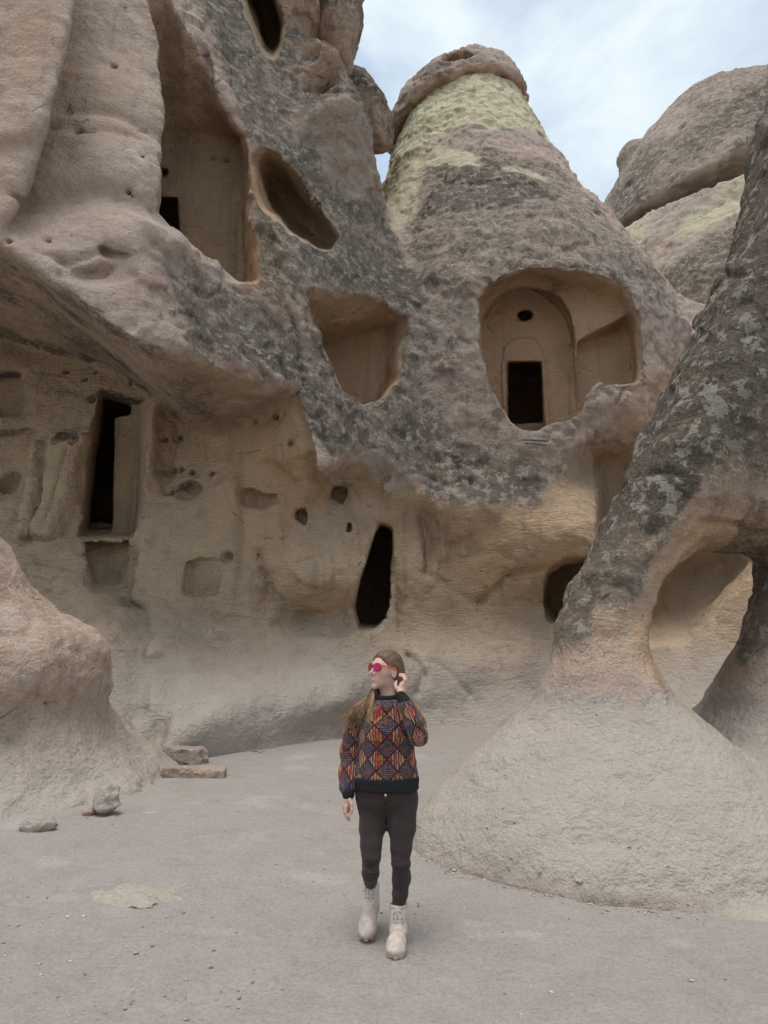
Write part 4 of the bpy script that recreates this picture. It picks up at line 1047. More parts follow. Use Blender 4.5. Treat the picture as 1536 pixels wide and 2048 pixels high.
# raised mouldings on the chapel wall
def moulding(name, pts, Y, w, depth, label=None):
    q = np.array([W(p[0], p[1], Y) for p in pts]); n = len(q)
    # resample smoothly
    t = np.linspace(0, n-1, 6*(n-1)+1); i = np.clip(t.astype(int), 0, n-2); f = (t-i)[:, None]
    def cr(k): return q[np.clip(k, 0, n-1)]
    p0, p1, p2, p3 = cr(i-1), cr(i), cr(i+1), cr(i+2)
    q = .5*((2*p1) + (-p0+p2)*f + (2*p0-5*p1+4*p2-p3)*f**2 + (-p0+3*p1-3*p2+p3)*f**3)
    d = np.gradient(q, axis=0); d /= np.linalg.norm(d, axis=1, keepdims=True)
    s = np.stack([-d[:, 2], 0*d[:, 0], d[:, 0]], 1)
    prof = [(-w, .02), (-w*.7, -depth*.8), (0, -depth), (w*.7, -depth*.8), (w, .02)]
    V = np.concatenate([q + s*a + np.array([0, b, 0]) for a, b in prof]); m = len(q)
    F = np.array([(k*m+j, k*m+j+1, (k+1)*m+j+1, (k+1)*m+j) for k in range(4) for j in range(m-1)])
    A = dict(fresh=np.ones(len(V)), tan=np.full(len(V), .7), lichen=np.zeros(len(V)), dust=np.zeros(len(V)), green=np.zeros(len(V)))
    V = V + rng.normal(0, .003, V.shape)
    return build(name, V, F, ROCK, A, chimney)
moulding('arch_moulding', [(972,640),(985,615),(1003,592),(1024,576),(1034,572)], 15.86, .055, .09)
moulding('arch_moulding', [(1040,572),(1062,582),(1092,602),(1120,630),(1134,660),(1140,692)], 15.86, .055, .09)
moulding('door_surround', [(1008,722),(1010,700),(1018,686),(1034,677),(1050,674),(1068,678),(1080,690),(1087,706),(1090,722)], 15.86, .03, .05)
moulding('door_surround', [(1092,722),(1096,770),(1102,850)], 15.86, .04, .05)
moulding('door_surround', [(1006,722),(1006,760),(1008,815)], 15.86, .035, .05)
moulding('crack_moulding', [(972,650),(992,668),(1004,690),(1008,716)], 15.86, .015, .02)
print('small', _time.time()-_t0)
# ---------------------------------------------------------------- the walking person
def J(px, py, Y, r): w = W(px, py, Y); return (w[0], w[1], w[2], r)
PY = 4.15
HC = W(771, 1343, PY + .01)                                   # head centre
yaw, pit = math.radians(50), math.radians(8)                 # face turned to the left of the picture, chin slightly up
Hf = np.array([-math.sin(yaw)*math.cos(pit), -math.cos(yaw)*math.cos(pit), math.sin(pit)])
Hr = np.cross(Hf, (0, 0, 1)); Hr /= np.linalg.norm(Hr); Hu = np.cross(Hr, Hf)
def head_local(x, y, z):
    X = x-HC[0]; Y = y-HC[1]; Z = z-HC[2]
    return X*Hr[0]+Y*Hr[1]+Z*Hr[2], X*Hf[0]+Y*Hf[1]+Z*Hf[2], X*Hu[0]+Y*Hu[1]+Z*Hu[2]
def head_world(a, b, c): return HC + Hr*a + Hf*b + Hu*c
def ell(x, y, z, c, r):
    k = np.sqrt(((x-c[0])/r[0])**2 + ((y-c[1])/r[1])**2 + ((z-c[2])/r[2])**2)
    return (k-1)*min(r)*np.clip(k, .6, 1)
def face_field(x, y, z):
    a, b, c = head_local(x, y, z); s = np.abs(a)
    d = ell(a, b, c, (0, -.014, .028), (.070, .090, .085))
    d = smin(d, ell(a, b, c, (0, .036, .0), (.054, .052, .062)), .04)          # face block
    d = smin(d, ell(a, b, c, (0, .040, -.054), (.038, .042, .048)), .03)      # jaw
    d = smin(d, ell(s, b, c, (.033, .052, -.022), (.020, .022, .018)), .022)   # cheekbones
    d = smin(d, ell(a, b, c, (0, .074, -.097), (.016, .014, .014)), .028)      # chin
    d = smin(d, ell(s, b, c, (.034, .014, -.066), (.013, .032, .016)), .03)
    d = smin(d, capsule_chain((s, b, c), [(0, .084, .030, .008), (.034, .074, .030, .008)], .01), .02)   # brow
    d = smin(d, capsule_chain((a, b, c), [(0, .086, .018, .006), (0, .100, -.006, .0075), (0, .111, -.020, .0085)], .006), .010)
    d = smin(d, ell(s, b, c, (.010, .094, -.025), (.008, .010, .0065)), .007)
    d = smin(d, ell(a, b, c, (0, .076, -.056), (.022, .013, .015)), .014)      # muzzle
    d = smin(d, capsule_chain((s, b, c), [(0, .0925, -.0525, .0048), (.012, .087, -.0515, .0042), (.024, .073, -.046, .003)], .004), .004)
    d = smin(d, capsule_chain((s, b, c), [(0, .0915, -.0635, .0056), (.012, .086, -.061, .0046), (.023, .073, -.050, .003)], .004), .004)
    d = smax(d, -ell(s, b, c, (.031, .094, .012), (.017, .014, .011)), .012)
    # ears
    e = ell(s, b, c, (.071, -.008, -.008), (.009, .019, .031)); e = smax(e, -ell(s, b, c, (.081, -.004, -.006), (.008, .011, .019)), .005)
    d = smin(d, e, .008)
    return d
NECK0 = head_world(0, -.022, -.055); NB = W(776, 1405, PY + .015)
# arms, hands
R_ARM = [J(728,1424,PY+.02,.045), J(708,1500,PY+.07,.036), J(698,1585,PY-.02,.026)]
L_ARM = [J(818,1422,PY+.01,.045), J(838,1474,PY-.17,.036), J(801,1389,PY-.17,.025)]
def hand_chains():
    out = []
    # hanging right hand: back of the hand to the left of the picture, fingers loosely curled
    Yh = PY-.03
    out.append([J(698,1588,Yh,.024), J(695,1600,Yh,.026), J(694,1612,Yh,.027), J(694,1618,Yh,.022)])
    for dy, L, cx, r in ((-.030, 1.0, 0, .0082), (-.010, 1.10, -1, .0088), (.010, 1.04, -1.5, .0086), (.028, .86, -1, .0076)):
        b0 = J(692+cx, 1613, Yh+dy, r*1.05); b1 = J(691+cx, 1613+11*L, Yh+dy*.95-.004, r); b2 = J(695+cx, 1613+19*L, Yh+dy*.9-.008, r*.94); b3 = J(699+cx, 1613+25*L, Yh+dy*.85-.006, r*.8)
        out.append([b0, b1, b2, b3])
    out.append([J(698,1596,Yh-.02,.012), J(703,1608,Yh-.035,.0105), J(704,1619,Yh-.04,.0092), J(702,1627,Yh-.04,.0078)])
    # raised left hand tucking the hair behind the ear
    Yl = PY-.155
    out.append([J(800,1389,Yl-.01,.022), J(803,1380,Yl,.023), J(806,1371,Yl+.005,.022), J(807,1367,Yl+.01,.017)])
    for k, (p1, p2, p3) in enumerate((((810,1360),(806,1353),(799,1351)), ((811,1358),(808,1350),(800,1348)), ((812,1360),(810,1352),(803,1348)), ((812,1364),(812,1357),(807,1352)))):
        dy = -.026 + .017*k; L = (1, 1.05, 1, .85)[k]; r = (.0080, .0084, .0080, .0070)[k]
        out.append([J(807+k*.6,1369,Yl+.01+dy,r*1.05), J(*p1,Yl+.012+dy,r), J(*p2,Yl+.035+dy,r*.92), J(*p3,Yl+.055+dy,r*.8)])
    out.append([J(799,1383,Yl-.02,.0115), J(793,1376,Yl-.012,.010), J(791,1369,Yl+.005,.0088), J(793,1363,Yl+.018,.0075)])
    return out
HANDS = hand_chains()
R_LEG = [J(746,1602,PY+.03,.058), J(746,1655,PY+.0,.052), J(742,1710,PY-.05,.040), J(741,1745,PY+.09,.036), J(741,1775,PY+.25,.030)]
L_LEG = [J(801,1602,PY+.02,.058), J(803,1655,PY-.01,.054), J(801,1724,PY-.05,.040), J(803,1762,PY-.02,.038), J(797,1815,PY+.02,.030)]
def body_field(x, y, z):
    P = (x, y, z)
    d = face_field(x, y, z)
    d = smin(d, capsule_chain(P, [(*NECK0, .047), (*NB, .050)], .02), .03)
    d = smin(d, capsule_chain(P, [J(776,1420,PY+.02,.085), J(772,1480,PY+.02,.085), J(772,1585,PY+.025,.085)], .05), .03)
    for ch in (R_ARM, L_ARM): d = smin(d, capsule_chain(P, ch, .02), .03)
    for ch in (R_LEG, L_LEG): d = smin(d, capsule_chain(P, ch, .02), .02)
    for i, ch in enumerate(HANDS):
        d = smin(d, capsule_chain(P, ch, .006), .010 if i % 6 == 0 else .005)
    return d
def skin_material():
    t = NT('skin'); p = t.pos()
    c = t.mix(t.ramp(t.noise(p, 30, 4, .6), (.35, 0), (.65, 1)), (.50,.31,.235), (.56,.36,.28))
    c = t.mix(t.attr('lip'), c, (.46,.20,.17))
    c = t.mix(t.attr('teeth'), c, (.72,.66,.60))
    c = t.mix(t.math('MULTIPLY', t.attr('blush'), .45), c, (.55,.27,.21))
    t.b.inputs['Subsurface Weight'].default_value = .12; t.b.inputs['Subsurface Radius'].default_value = (.02, .008, .005); t.b.inputs['Subsurface Scale'].default_value = .3
    return t.done(c, .55)
def plain(name, c, rough=.8, n_scale=None, bump=None, metal=0.0, spec=.3):
    t = NT(name); t.b.inputs['Metallic'].default_value = metal; t.b.inputs['Specular IOR Level'].default_value = spec
    cc = c; nn = None
    if n_scale:
        n = t.noise(t.pos(), n_scale, 4, .6)
        cc = t.mix(t.ramp(n, (.35, 0), (.65, 1)), tuple(v*.82 for v in c), tuple(min(1, v*1.15) for v in c))
        if bump: nn = t.bump(n, 1.0, bump)
    return t.done(cc, rough, nn)
V, F = mesh_field(body_field, (-.45, PY-.45, .0), (.45, PY+.5, 1.72), .0042, K=1.8)
V = relax(V, F, 1, .5)
a_, b_, c_ = head_local(*V.T)
lz = c_ + .0575 - 14*a_*a_
lip = .8*sstep(.0105, .0075, np.abs(lz)) * sstep(.026, .022, np.abs(a_)) * sstep(.066, .072, b_)
teeth = .7*sstep(.0022, .0008, np.abs(lz-.0005)) * sstep(.019, .015, np.abs(a_)) * sstep(.07, .076, b_)
blush = sstep(.05, .02, np.sqrt((np.abs(a_)-.036)**2 + (b_-.06)**2 + (c_+.03)**2)) + sstep(.02, .01, np.sqrt(a_**2 + (b_-.1)**2 + (c_+.024)**2))
PFOOT = (0.03, PY, 0.0)
person = build('person', V, F, skin_material(), dict(lip=lip, blush=clamp01(blush), teeth=teeth), None, origin=PFOOT)
tag(person, 'person walking in a colourful diamond knit sweater and dark jeans, one hand at the hair', 'person')
def add(name, f, lo, hi, h, mat, attrs=None, par=None, K=1.8, it=1):
    V, F = mesh_field(f, lo, hi, h, K=K); V = relax(V, F, it, .5)
    A = attrs(V, vert_normals(V, F)) if attrs else None
    if par is None: par = person
    o = build(name, V, F, mat, A)
    # origins of parts sit at the person's foot point
    o.data.transform(Matrix.Translation(-Vector(PFOOT)))
    o.parent = par
    return o

# ---- sweater
ROWS = np.array([(1398,748,800),(1404,736,812),(1411,723,826),(1423,714,832),(1450,717,830),(1500,720,829),(1540,713,834),(1560,709,837),(1580,711,836)], float)
_r = []
for py, l, r in ROWS:
    A, B = W(l, py, PY+.01), W(r, py, PY+.01); _r.append((A[2], (A[0]+B[0])/2, (B[0]-A[0])/2))
_r = np.array(_r)[::-1]; TZ, TX, TW = _r.T
def torso_field(x, y, z, grow=0.0):
    cx = np.interp(z, TZ, TX); w = np.interp(z, TZ, TW) + grow; dp = np.minimum(.128, .40*w + .065) + grow
    k = np.sqrt((np.abs((x-cx)/w))**2.4 + (np.abs((y-PY-.015)/dp))**2.4 + 1e-9)**(1)
    d = (k**(2/2.4)-1)*np.minimum(w, dp)
    return np.maximum(d, np.maximum(z-TZ[-1]-.0, TZ[0]-z))
ZH = W(772, 1561, PY-.1)[2]            # hem line
R_SLV = [J(724,1424,PY+.02,.064), J(709,1462,PY+.05,.060), J(703,1505,PY+.06,.057), J(699,1545,PY+.02,.053), J(697,1572,PY-.01,.050)]
L_SLV = [J(816,1424,PY+.01,.066), J(830,1448,PY-.08,.062), J(836,1472,PY-.165,.050), J(826,1442,PY-.185,.050), J(810,1406,PY-.18,.043)]
def folds(x, y, z):
    P = np.stack([x, y, z], 1)
    return .006*fbm(P, .11, 2, off=11, squash=(1, 1, .6)) + .004*fbm(P, .06, 2, off=15)
def sweater_field(x, y, z):
    P = (x, y, z)
    d = smax(torso_field(x, y, z), -(z - ZH), .012)
    bu = W(754,1462,PY-.085); bv = W(793,1462,PY-.085)
    for b in (bu, bv): d = smin(d, np.sqrt((x-b[0])**2 + (y-b[1])**2 + ((z-b[2])*.9)**2) - .052, .07)
    d = smin(d, capsule_chain(P, R_SLV, .03), .018)
    d = smin(d, capsule_chain(P, L_SLV, .02), .015)
    d = smax(d, .004-torso_neck(x, y, z), .01)
    return d + folds(x, y, z)
NC = W(771, 1399, PY-.005)
def torso_neck(x, y, z):           # neck opening
    return np.sqrt(((x-NC[0])/.062)**2 + ((y-NC[1]-.005)/.058)**2)*.058 - .058 + np.maximum(NC[2]-.01-z, 0)*2
def slv_param(V, ch):
    best = None; acc = 0
    for a, b in zip(ch[:-1], ch[1:]):
        a3, b3 = np.array(a[:3]), np.array(b[:3]); e = b3-a3; L = np.linalg.norm(e)
        t = np.clip(((V-a3)@e)/L**2, 0, 1); q = a3 + t[:, None]*e; off = V-q; d = np.linalg.norm(off, axis=1) - (a[3]+(b[3]-a[3])*t)
        ax = e/L; s1 = np.cross(ax, (0, 1, 0)); s1 /= np.linalg.norm(s1); s2 = np.cross(ax, s1)
        ang = np.arctan2(off@s1, -(off@np.array([0, 1.0, 0])))
        cand = np.stack([d, ang*.056, acc + t*L], 1)
        best = cand if best is None else np.where((d < best[:, 0])[:, None], cand, best)
        acc += L
    return best
def sweater_attrs(V, N):
    x, y, z = V.T
    dt = torso_field(x, y, z); cx = np.interp(z, TZ, TX); w = np.interp(z, TZ, TW)
    ang = np.arctan2((x-cx)/w, -(y-PY-.015)/.12)
    u = ang*.145; v = z - ZH
    for ch, ou in ((R_SLV, .03), (L_SLV, .05)):
        b = slv_param(V, ch); s = b[:, 0] < dt
        if ch is L_SLV: s |= (b[:, 0] < .008)
        u = np.where(s, b[:, 1] + ou, u); v = np.where(s, .47 - b[:, 2], v)
    return dict(su=u, sv=v)
def sweater_material():
    t = NT('knit_sweater'); u, v = t.attr('su'), t.attr('sv')
    DW, DH = .094, .124
    uu = t.math('DIVIDE', u, DW); vv = t.math('DIVIDE', t.math('ADD', v, .012), DH)
    A = t.math('ADD', uu, vv); B = t.math('SUBTRACT', uu, vv)
    fa = t.math('ABSOLUTE', t.math('SUBTRACT', t.math('FRACT', A), .5)); fb = t.math('ABSOLUTE', t.math('SUBTRACT', t.math('FRACT', B), .5))
    edge = t.math('MAXIMUM', fa, fb)                       # .5 on a diamond's edge
    line = t.ramp(edge, (.452, 0), (.468, 1))
    ia = t.math('FLOOR', A); ib = t.math('FLOOR', B)
    par = t.math('PINGPONG', t.math('ADD', ia, ib), 1.0)   # alternate rows of diamonds
    par2 = t.math('PINGPONG', t.math('SUBTRACT', ia, ib), 2.0)
    cu = t.n.new('ShaderNodeCombineXYZ'); t.l.new(u, cu.inputs[0]); t.l.new(v, cu.inputs[1])
    p = cu.outputs[0]
    def white(vec):
        n = t.n.new('ShaderNodeTexWhiteNoise'); n.noise_dimensions = '2D'; t.l.new(vec, n.inputs['Vector']); return n.outputs['Value']
    def snap(sx, sy):
        m = t.n.new('ShaderNodeVectorMath'); m.operation = 'SNAP'; t.l.new(p, m.inputs[0]); m.inputs[1].default_value = (sx, sy, 1); return m.outputs[0]
    # bright diamonds: long vertical stitches of changing yarn
    wu = white(snap(.0062, 9)); run = t.noise(t.mapping(p, (18, 22, 1)), 1.0, 3, .6)
    sel = t.math('FRACT', t.math('ADD', t.math('MULTIPLY', wu, .55), t.math('MULTIPLY', t.math('ADD', run, .42), 1.3)))
    br = t.ramp(sel, (.02, (.04,.03,.06)), (.16, (.20,.02,.05)), (.32, (.34,.05,.035)), (.46, (.42,.17,.03)), (.58, (.42,.31,.09)), (.68, (.36,.31,.24)), (.80, (.22,.035,.14)), (.95, (.05,.07,.19)))
    sw = t.math('PINGPONG', t.math('DIVIDE', u, .0062), 1.0)
    br = t.mix(t.ramp(sw, (.35, 0), (.9, .85)), br, (.02,.017,.022))
    # dark diamonds: small sideways stitches
    hs = white(snap(.010, .0058)); hn = t.noise(t.mapping(p, (16, 45, 1)), 1.0, 3, .6)
    dk = t.ramp(t.math('ADD', t.math('MULTIPLY', hs, .60), t.math('MULTIPLY', hn, .45)), (.12, (.018,.018,.022)), (.30, (.03,.042,.06)), (.42, (.07,.085,.10)), (.52, (.13,.035,.05)), (.62, (.26,.07,.035)), (.72, (.16,.10,.045)), (.82, (.055,.04,.14)), (.95, (.18,.17,.155)))
    sv_ = t.math('PINGPONG', t.math('DIVIDE', v, .0058), 1.0)
    dk = t.mix(t.ramp(sv_, (.4, 0), (.9, .75)), dk, (.015,.015,.018))
    c = t.mix(par, br, dk)
    c = t.mix(line, c, (.012,.011,.014))
    kn = t.math('ADD', t.math('MULTIPLY', sw, .5), t.math('MULTIPLY', sv_, .5))
    h = t.math('SUBTRACT', t.math('MULTIPLY', kn, .0025), t.math('MULTIPLY', line, .004))
    h = t.math('ADD', h, t.math('MULTIPLY', t.noise(p, 60, 3, .6), .004))
    t.b.inputs['Sheen Weight'].default_value = .15
    return t.done(c, .92, t.bump(h, 1.0, 1.0))
sweater = add('sweater', sweater_field, (-.42, PY-.42, .7), (.42, PY+.35, 1.46), .0048, sweater_material(), sweater_attrs)
def rib_material():
    t = NT('black_rib'); p = t.pos()
    n = t.noise(t.mapping(p, (220, 220, 8)), 1.0, 2, .5)
    return t.done((.016,.015,.017), .9, t.bump(n, 1.0, .004))
RIB = rib_material()
def hem_field(x, y, z):
    d = torso_field(x, y, z, .005) + folds(x, y, z)*.6
    return smax(smax(d, z-ZH-.006, .006), TZ[0]+.004-z, .01)
add('hem_band', hem_field, (-.3, PY-.3, .7), (.34, PY+.3, 1.0), .005, RIB, None)
def cuff_field(ch):
    def f(x, y, z): return capsule_chain((x, y, z), ch, .01) + .25*folds(x, y, z)
    return f
def tube_clip(ch): 
    lo = np.min([c[:3] for c in ch], 0) - .08; hi = np.max([c[:3] for c in ch], 0) + .08; return lo, hi
for ch in ([J(697,1570,PY-.015,.042), J(697,1588,PY-.03,.035)], [J(809,1404,PY-.18,.039), J(801,1391,PY-.17,.032)]):
    lo, hi = tube_clip(ch); add('cuff', cuff_field(ch), lo, hi, .0045, RIB, None)
def collar_field(x, y, z):
    a = np.arctan2(y-NC[1]-.005, x-NC[0])
    rx, ry = .068, .066
    cz = NC[2] + .017 + .010*np.sin(a)
    q = np.sqrt((x-NC[0])**2/(rx*rx) + (y-NC[1]-.005)**2/(ry*ry)); rad = (q-1)*.062
    return np.sqrt((rad)**2 + ((z-cz)*.55)**2) - .0100
add('collar', collar_field, NC-np.array([.12,.12,.08]), NC+np.array([.12,.12,.08]), .004, RIB, None)

# ---- jeans
def wrinkle(x, y, z):
    P = np.stack([x, y, z], 1)
    return .004 + .0030*fbm(P, .09, 2, off=19, squash=(.8, .8, 1.2)) + .0015*np.abs(fbm(P, .05, 2, off=29, squash=(.7, .7, 1.5)))
R_JN = [J(745,1606,PY+.02,.091), J(745,1650,PY+.0,.078), J(743,1690,PY-.04,.062), J(743,1715,PY-.055,.0555), J(741,1745,PY+.07,.049), J(741,1770,PY+.20,.040)]
L_JN = [J(803,1606,PY+.01,.094), J(804,1650,PY-.01,.083), J(802,1695,PY-.045,.063), J(801,1724,PY-.05,.055), J(803,1755,PY-.03,.052), J(800,1785,PY-.01,.045), J(797,1812,PY+.01,.039)]
def jeans_field(x, y, z):
    P = (x, y, z)
    c = W(773,1586,PY+.02)
    d = ell(x, y, z, c, (.184, .125, .13))
    d = smin(d, capsule_chain(P, R_JN, .02), .03); d = smin(d, capsule_chain(P, L_JN, .02), .03)
    d = smax(d, z - W(773,1560,PY)[2], .01)
    # creases at crotch and knees
    for (p, q, r_) in (((772,1608),(772,1650),.007), ((772,1606),(740,1596),.005), ((772,1606),(806,1594),.005), ((783,1728),(820,1722),.004), ((784,1740),(822,1742),.004), ((724,1722),(760,1730),.004), ((786,1790),(812,1786),.004), ((728,1752),(757,1758),.005)):
        a = W(*p, PY-.1); b = W(*q, PY-.1)
        e = b-a; t = np.clip(((x-a[0])*e[0] + (z-a[2])*e[2])/(e[0]**2+e[2]**2), 0, 1)
        dd = np.sqrt((x-a[0]-e[0]*t)**2 + (z-a[2]-e[2]*t)**2)
        d = d + r_*np.exp(-(dd/.010)**2)*(y < PY+.02)
    return d + wrinkle(x, y, z)
def denim_material():
    t = NT('dark_denim'); p = t.pos()
    n = t.noise(t.mapping(p, (300, 300, 60)), 1.0, 2, .5); b = t.noise(p, 12, 4, .6)
    c = t.mix(t.ramp(b, (.35, 0), (.68, 1)), (.030,.0195,.0175), (.046,.031,.028))
    c = t.mix(t.math('MULTIPLY', t.ramp(n, (.4, 0), (.7, 1)), .3), c, (.042,.028,.025))
    t.b.inputs['Sheen Weight'].default_value = .1
    return t.done(c, .85, t.bump(n, .8, .002))
DENIM = denim_material()
jeans = add('jeans', jeans_field, (-.35, PY-.4, .12), (.4, PY+.5, 1.0), .005, DENIM, None)
bz = W(771, 1591, PY-.125)
add('button', lambda x, y, z: ell(x, y, z, bz, (.009, .006, .009)), bz-.02, bz+.02, .002, plain('button_metal', (.35,.33,.30), .35, metal=.9), None)

# ---- boots
def frame(dirv):
    f = np.array(dirv, float); f /= np.linalg.norm(f); r = np.cross(f, (0, 0, 1)); r /= np.linalg.norm(r); return f, r, np.cross(r, f)
BOOT = plain('boot_leather', (.52,.42,.355), .62, 30, .002, spec=.35)
SOLE = plain('boot_sole', (.42,.335,.275), .8, 60, .002)
LACE = plain('boot_lace', (.66,.58,.49), .85)
EYE = plain('boot_eyelet', (.10,.09,.085), .4, metal=.6)
def boot(heel, fwd, leg_top, sx):
    """heel: ground point below the heel; fwd: sole direction; leg_top: centre of the shaft's mouth"""
    f, r, u = frame(fwd); L = .255; heel = np.array(heel)
    T = np.array(leg_top); An = heel + f*.045 + u*.085
    def loc(x, y, z):
        X, Y, Z = x-heel[0], y-heel[1], z-heel[2]
        return X*r[0]+Y*r[1]+Z*r[2], X*f[0]+Y*f[1]+Z*f[2], X*u[0]+Y*u[1]+Z*u[2]
    def upper(x, y, z):
        a, b, c = loc(x, y, z)
        d = ell(a, b, c, (0, .185, .040), (.046, .062, .040))
        d = smin(d, ell(a, b, c, (0, .205, .030), (.040, .048, .026)), .03)
        d = smin(d, ell(a, b, c, (0, .12, .055), (.040, .075, .042)), .04)
        d = smin(d, ell(a, b, c, (0, .045, .055), (.037, .050, .055)), .03)
        d = smin(d, capsule_chain((x, y, z), [(*An, .042), (*((An+T)/2), .045), (*T, .050)], .02), .045)
        ax = (T-An)/np.linalg.norm(T-An)
        top = (x-T[0])*ax[0] + (y-T[1])*ax[1] + (z-T[2])*ax[2]
        d = smax(d, top + .0, .006)
        hollow = capsule_chain((x, y, z), [(*An, .034), (*(T+ax*.08), .041)], .02); d = smax(d, -hollow, .006)
        P = np.stack([x, y, z], 1)
        d = d + .003*fbm(P, .04, 2, off=33)
        # tongue gap
        d = d + .004*sstep(.016, .010, np.abs(a))*sstep(.14, .11, b)*sstep(.05, .07, c)
        return smax(d, .012-c, .006)
    def sole(x, y, z):
        a, b, c = loc(x, y, z)
        t = np.clip(b/L, 0, 1); w = np.interp(t, [0, .12, .45, .72, .9, 1], [.030, .036, .034, .050, .044, .028])
        mid_ = np.clip(b, .035, L-.045)
        d = np.sqrt((a*(.048/w))**2 + (b-mid_)**2) - .048
        d = np.maximum(d, np.abs(c-.014) - .015)
        tread = .004*(np.sin(b*2*math.pi/.022) > .2)*(c < .008)
        return d + tread
    E = np.array([heel - .1, heel + .1, heel + f*L + .08, heel + f*L - .08, T + .1, T - .1]); lo = E.min(0) - .02; hi = E.max(0) + .05
    b = add('boot', upper, lo, hi, .0042, BOOT, None)
    def sub(name, V, F, mat):
        o = build(name, V - np.array(PFOOT), F, mat); o.parent = b; return o
    V, F = mesh_field(sole, lo, hi, .004, K=1.8); sub('sole', V, F, SOLE)
    # padded rim of the shaft
    ax = (T-An)/np.linalg.norm(T-An); s1 = np.cross(ax, f); s1 /= np.linalg.norm(s1); s2 = np.cross(s1, ax)
    def ring(c, R1, R2, rr, n=20, m=6):
        V = []; 
        for i in range(n):
            q = 2*math.pi*i/n; o = s1*math.cos(q)*R1 + s2*math.sin(q)*R2; on = o/np.linalg.norm(o)
            for j in range(m):
                w = 2*math.pi*j/m; V.append(c + o + on*math.cos(w)*rr + ax*math.sin(w)*rr*1.5)
        F = [(i*m+j, ((i+1) % n)*m+j, ((i+1) % n)*m+(j+1) % m, i*m+(j+1) % m) for i in range(n) for j in range(m)]
        return np.array(V), np.array(F)
    sub('padded_rim', *ring(T - ax*.004, .046, .047, .0065), BOOT)
    def tube(pts, rr, m=5):
        pts = np.array(pts); V = []; d = np.gradient(pts, axis=0)
        for p, e in zip(pts, d):
            e = e/np.linalg.norm(e); a1 = np.cross(e, (.3, .2, 1)); a1 /= np.linalg.norm(a1); a2 = np.cross(e, a1)
            for j in range(m): V.append(p + rr*(a1*math.cos(2*math.pi*j/m) + a2*math.sin(2*math.pi*j/m)))
        n = len(pts); F = [(i*m+j, i*m+(j+1) % m, (i+1)*m+(j+1) % m, (i+1)*m+j) for i in range(n-1) for j in range(m)]
        return np.array(V), np.array(F)
    # lacing up the front: rows follow the front surface of the boot
    def front(c_along, a):
        if c_along < .42:      # over the instep
            t = c_along/.42; base = heel + f*(.170-.085*t) + u*(.083+.020*t)
            return base + r*a - u*abs(a)*.35
        t = (c_along-.42)/.58; base = An + (T-An)*(.25+.70*t); nrm = s2 if s2@f > 0 else -s2
        return base + nrm*(.050 + .0*t)*math.sqrt(max(0, 1-(a/.05)**2)) + r*a
    for k in range(7):
        c0 = k/7; c1 = (k+1)/7
        for sg in (-1, 1):
            pts = [front(c0 + (c1-c0)*q, sg*(-.020 + .040*q)) + (.0035*math.sin(math.pi*q))*f for q in np.linspace(0, 1, 6)]
            sub('lace', *tube(pts, .0030), LACE)
            e = front(c0, sg*.0225) + f*.002
            V, F = mesh_field(lambda x, y, z: np.sqrt((x-e[0])**2+(y-e[1])**2+(z-e[2])**2)-.0042, e-.009, e+.009, .0022, n=4); sub('eyelet', V, F, EYE)
    # bow
    e = front(.86, 0) + f*.006
    for sg in (-1, 1):
        q = np.linspace(0, 1, 10)
        pts = [e + r*sg*.026*math.sin(math.pi*t)*1.0 + u*(.012*math.sin(2*math.pi*t) - .016*t) + f*.006*math.sin(math.pi*t) for t in q]
        sub('lace', *tube(pts, .0026), LACE)
        pts = [e + r*sg*(.004+.012*t) - u*.055*t + f*(.006+.004*math.sin(3*t)) for t in q]; sub('lace', *tube(pts, .0026), LACE)
    return b
gz = lambda x, y: float(ground_z(np.array([x]), np.array([y]))[0] + ground_noise(np.array([[x, y, 0.]]))[0])
lt = np.array(L_JN[-1][:3]) + np.array([0, .005, -.005])
hx, hy = lt[0] + .004, lt[1] + .035
boot((hx, hy, gz(hx, hy) + .0), (-.10, -1, 0), lt + np.array([0, 0, .012]), 1)
rt = np.array(R_JN[-1][:3])
hx, hy = rt[0] + .012, rt[1] + .045
boot((hx, hy, gz(hx, hy-.15) + .075), (-.13, -1, -.26), rt + np.array([0, .01, .01]), -1)

# ---- sunglasses
FR = plain('frame_dark', (.030,.018,.02), .35, spec=.5)
ORANGE = plain('frame_orange', (.72,.14,.05), .4, spec=.5)
def lens_material():
    t = NT('mirror_lens'); t.b.inputs['Metallic'].default_value = .65
    c = t.n.new('ShaderNodeLayerWeight'); c.inputs['Blend'].default_value = .4
    return t.done(t.ramp(c.outputs['Facing'], (.1, (.50,.01,.09)), (.6, (.52,.05,.06)), (1, (.55,.18,.04))), .12)
LENS = lens_material()
def sg_part(name, field, mat, par=None):
    lo = HC - .17; hi = HC + .17
    lo = np.array([HC[0]-.13, HC[1]-.14, HC[2]-.05]); hi = np.array([HC[0]+.13, HC[1]+.12, HC[2]+.09])
    V, F = mesh_field(field, lo, hi, .0018, K=1.8); V = relax(V, F, 3, .5)
    if par is None: return build(name, V, F, mat, origin=tuple(HC))
    o = build(name, V - HC, F, mat); o.parent = par; return o
GZ = .014
def lens2d(a, b, c, sg):
    aa = a*sg - .0325
    q = np.sqrt((aa/.0265)**2 + ((c-GZ + .002*(aa > 0))/(.0215))**2 + .25*np.maximum(0, aa/.0265)*np.maximum(0, (c-GZ)/.0215)*-1)
    return (q-1)*.0215
def curve_b(a): return .0985 - 4.0*a*a
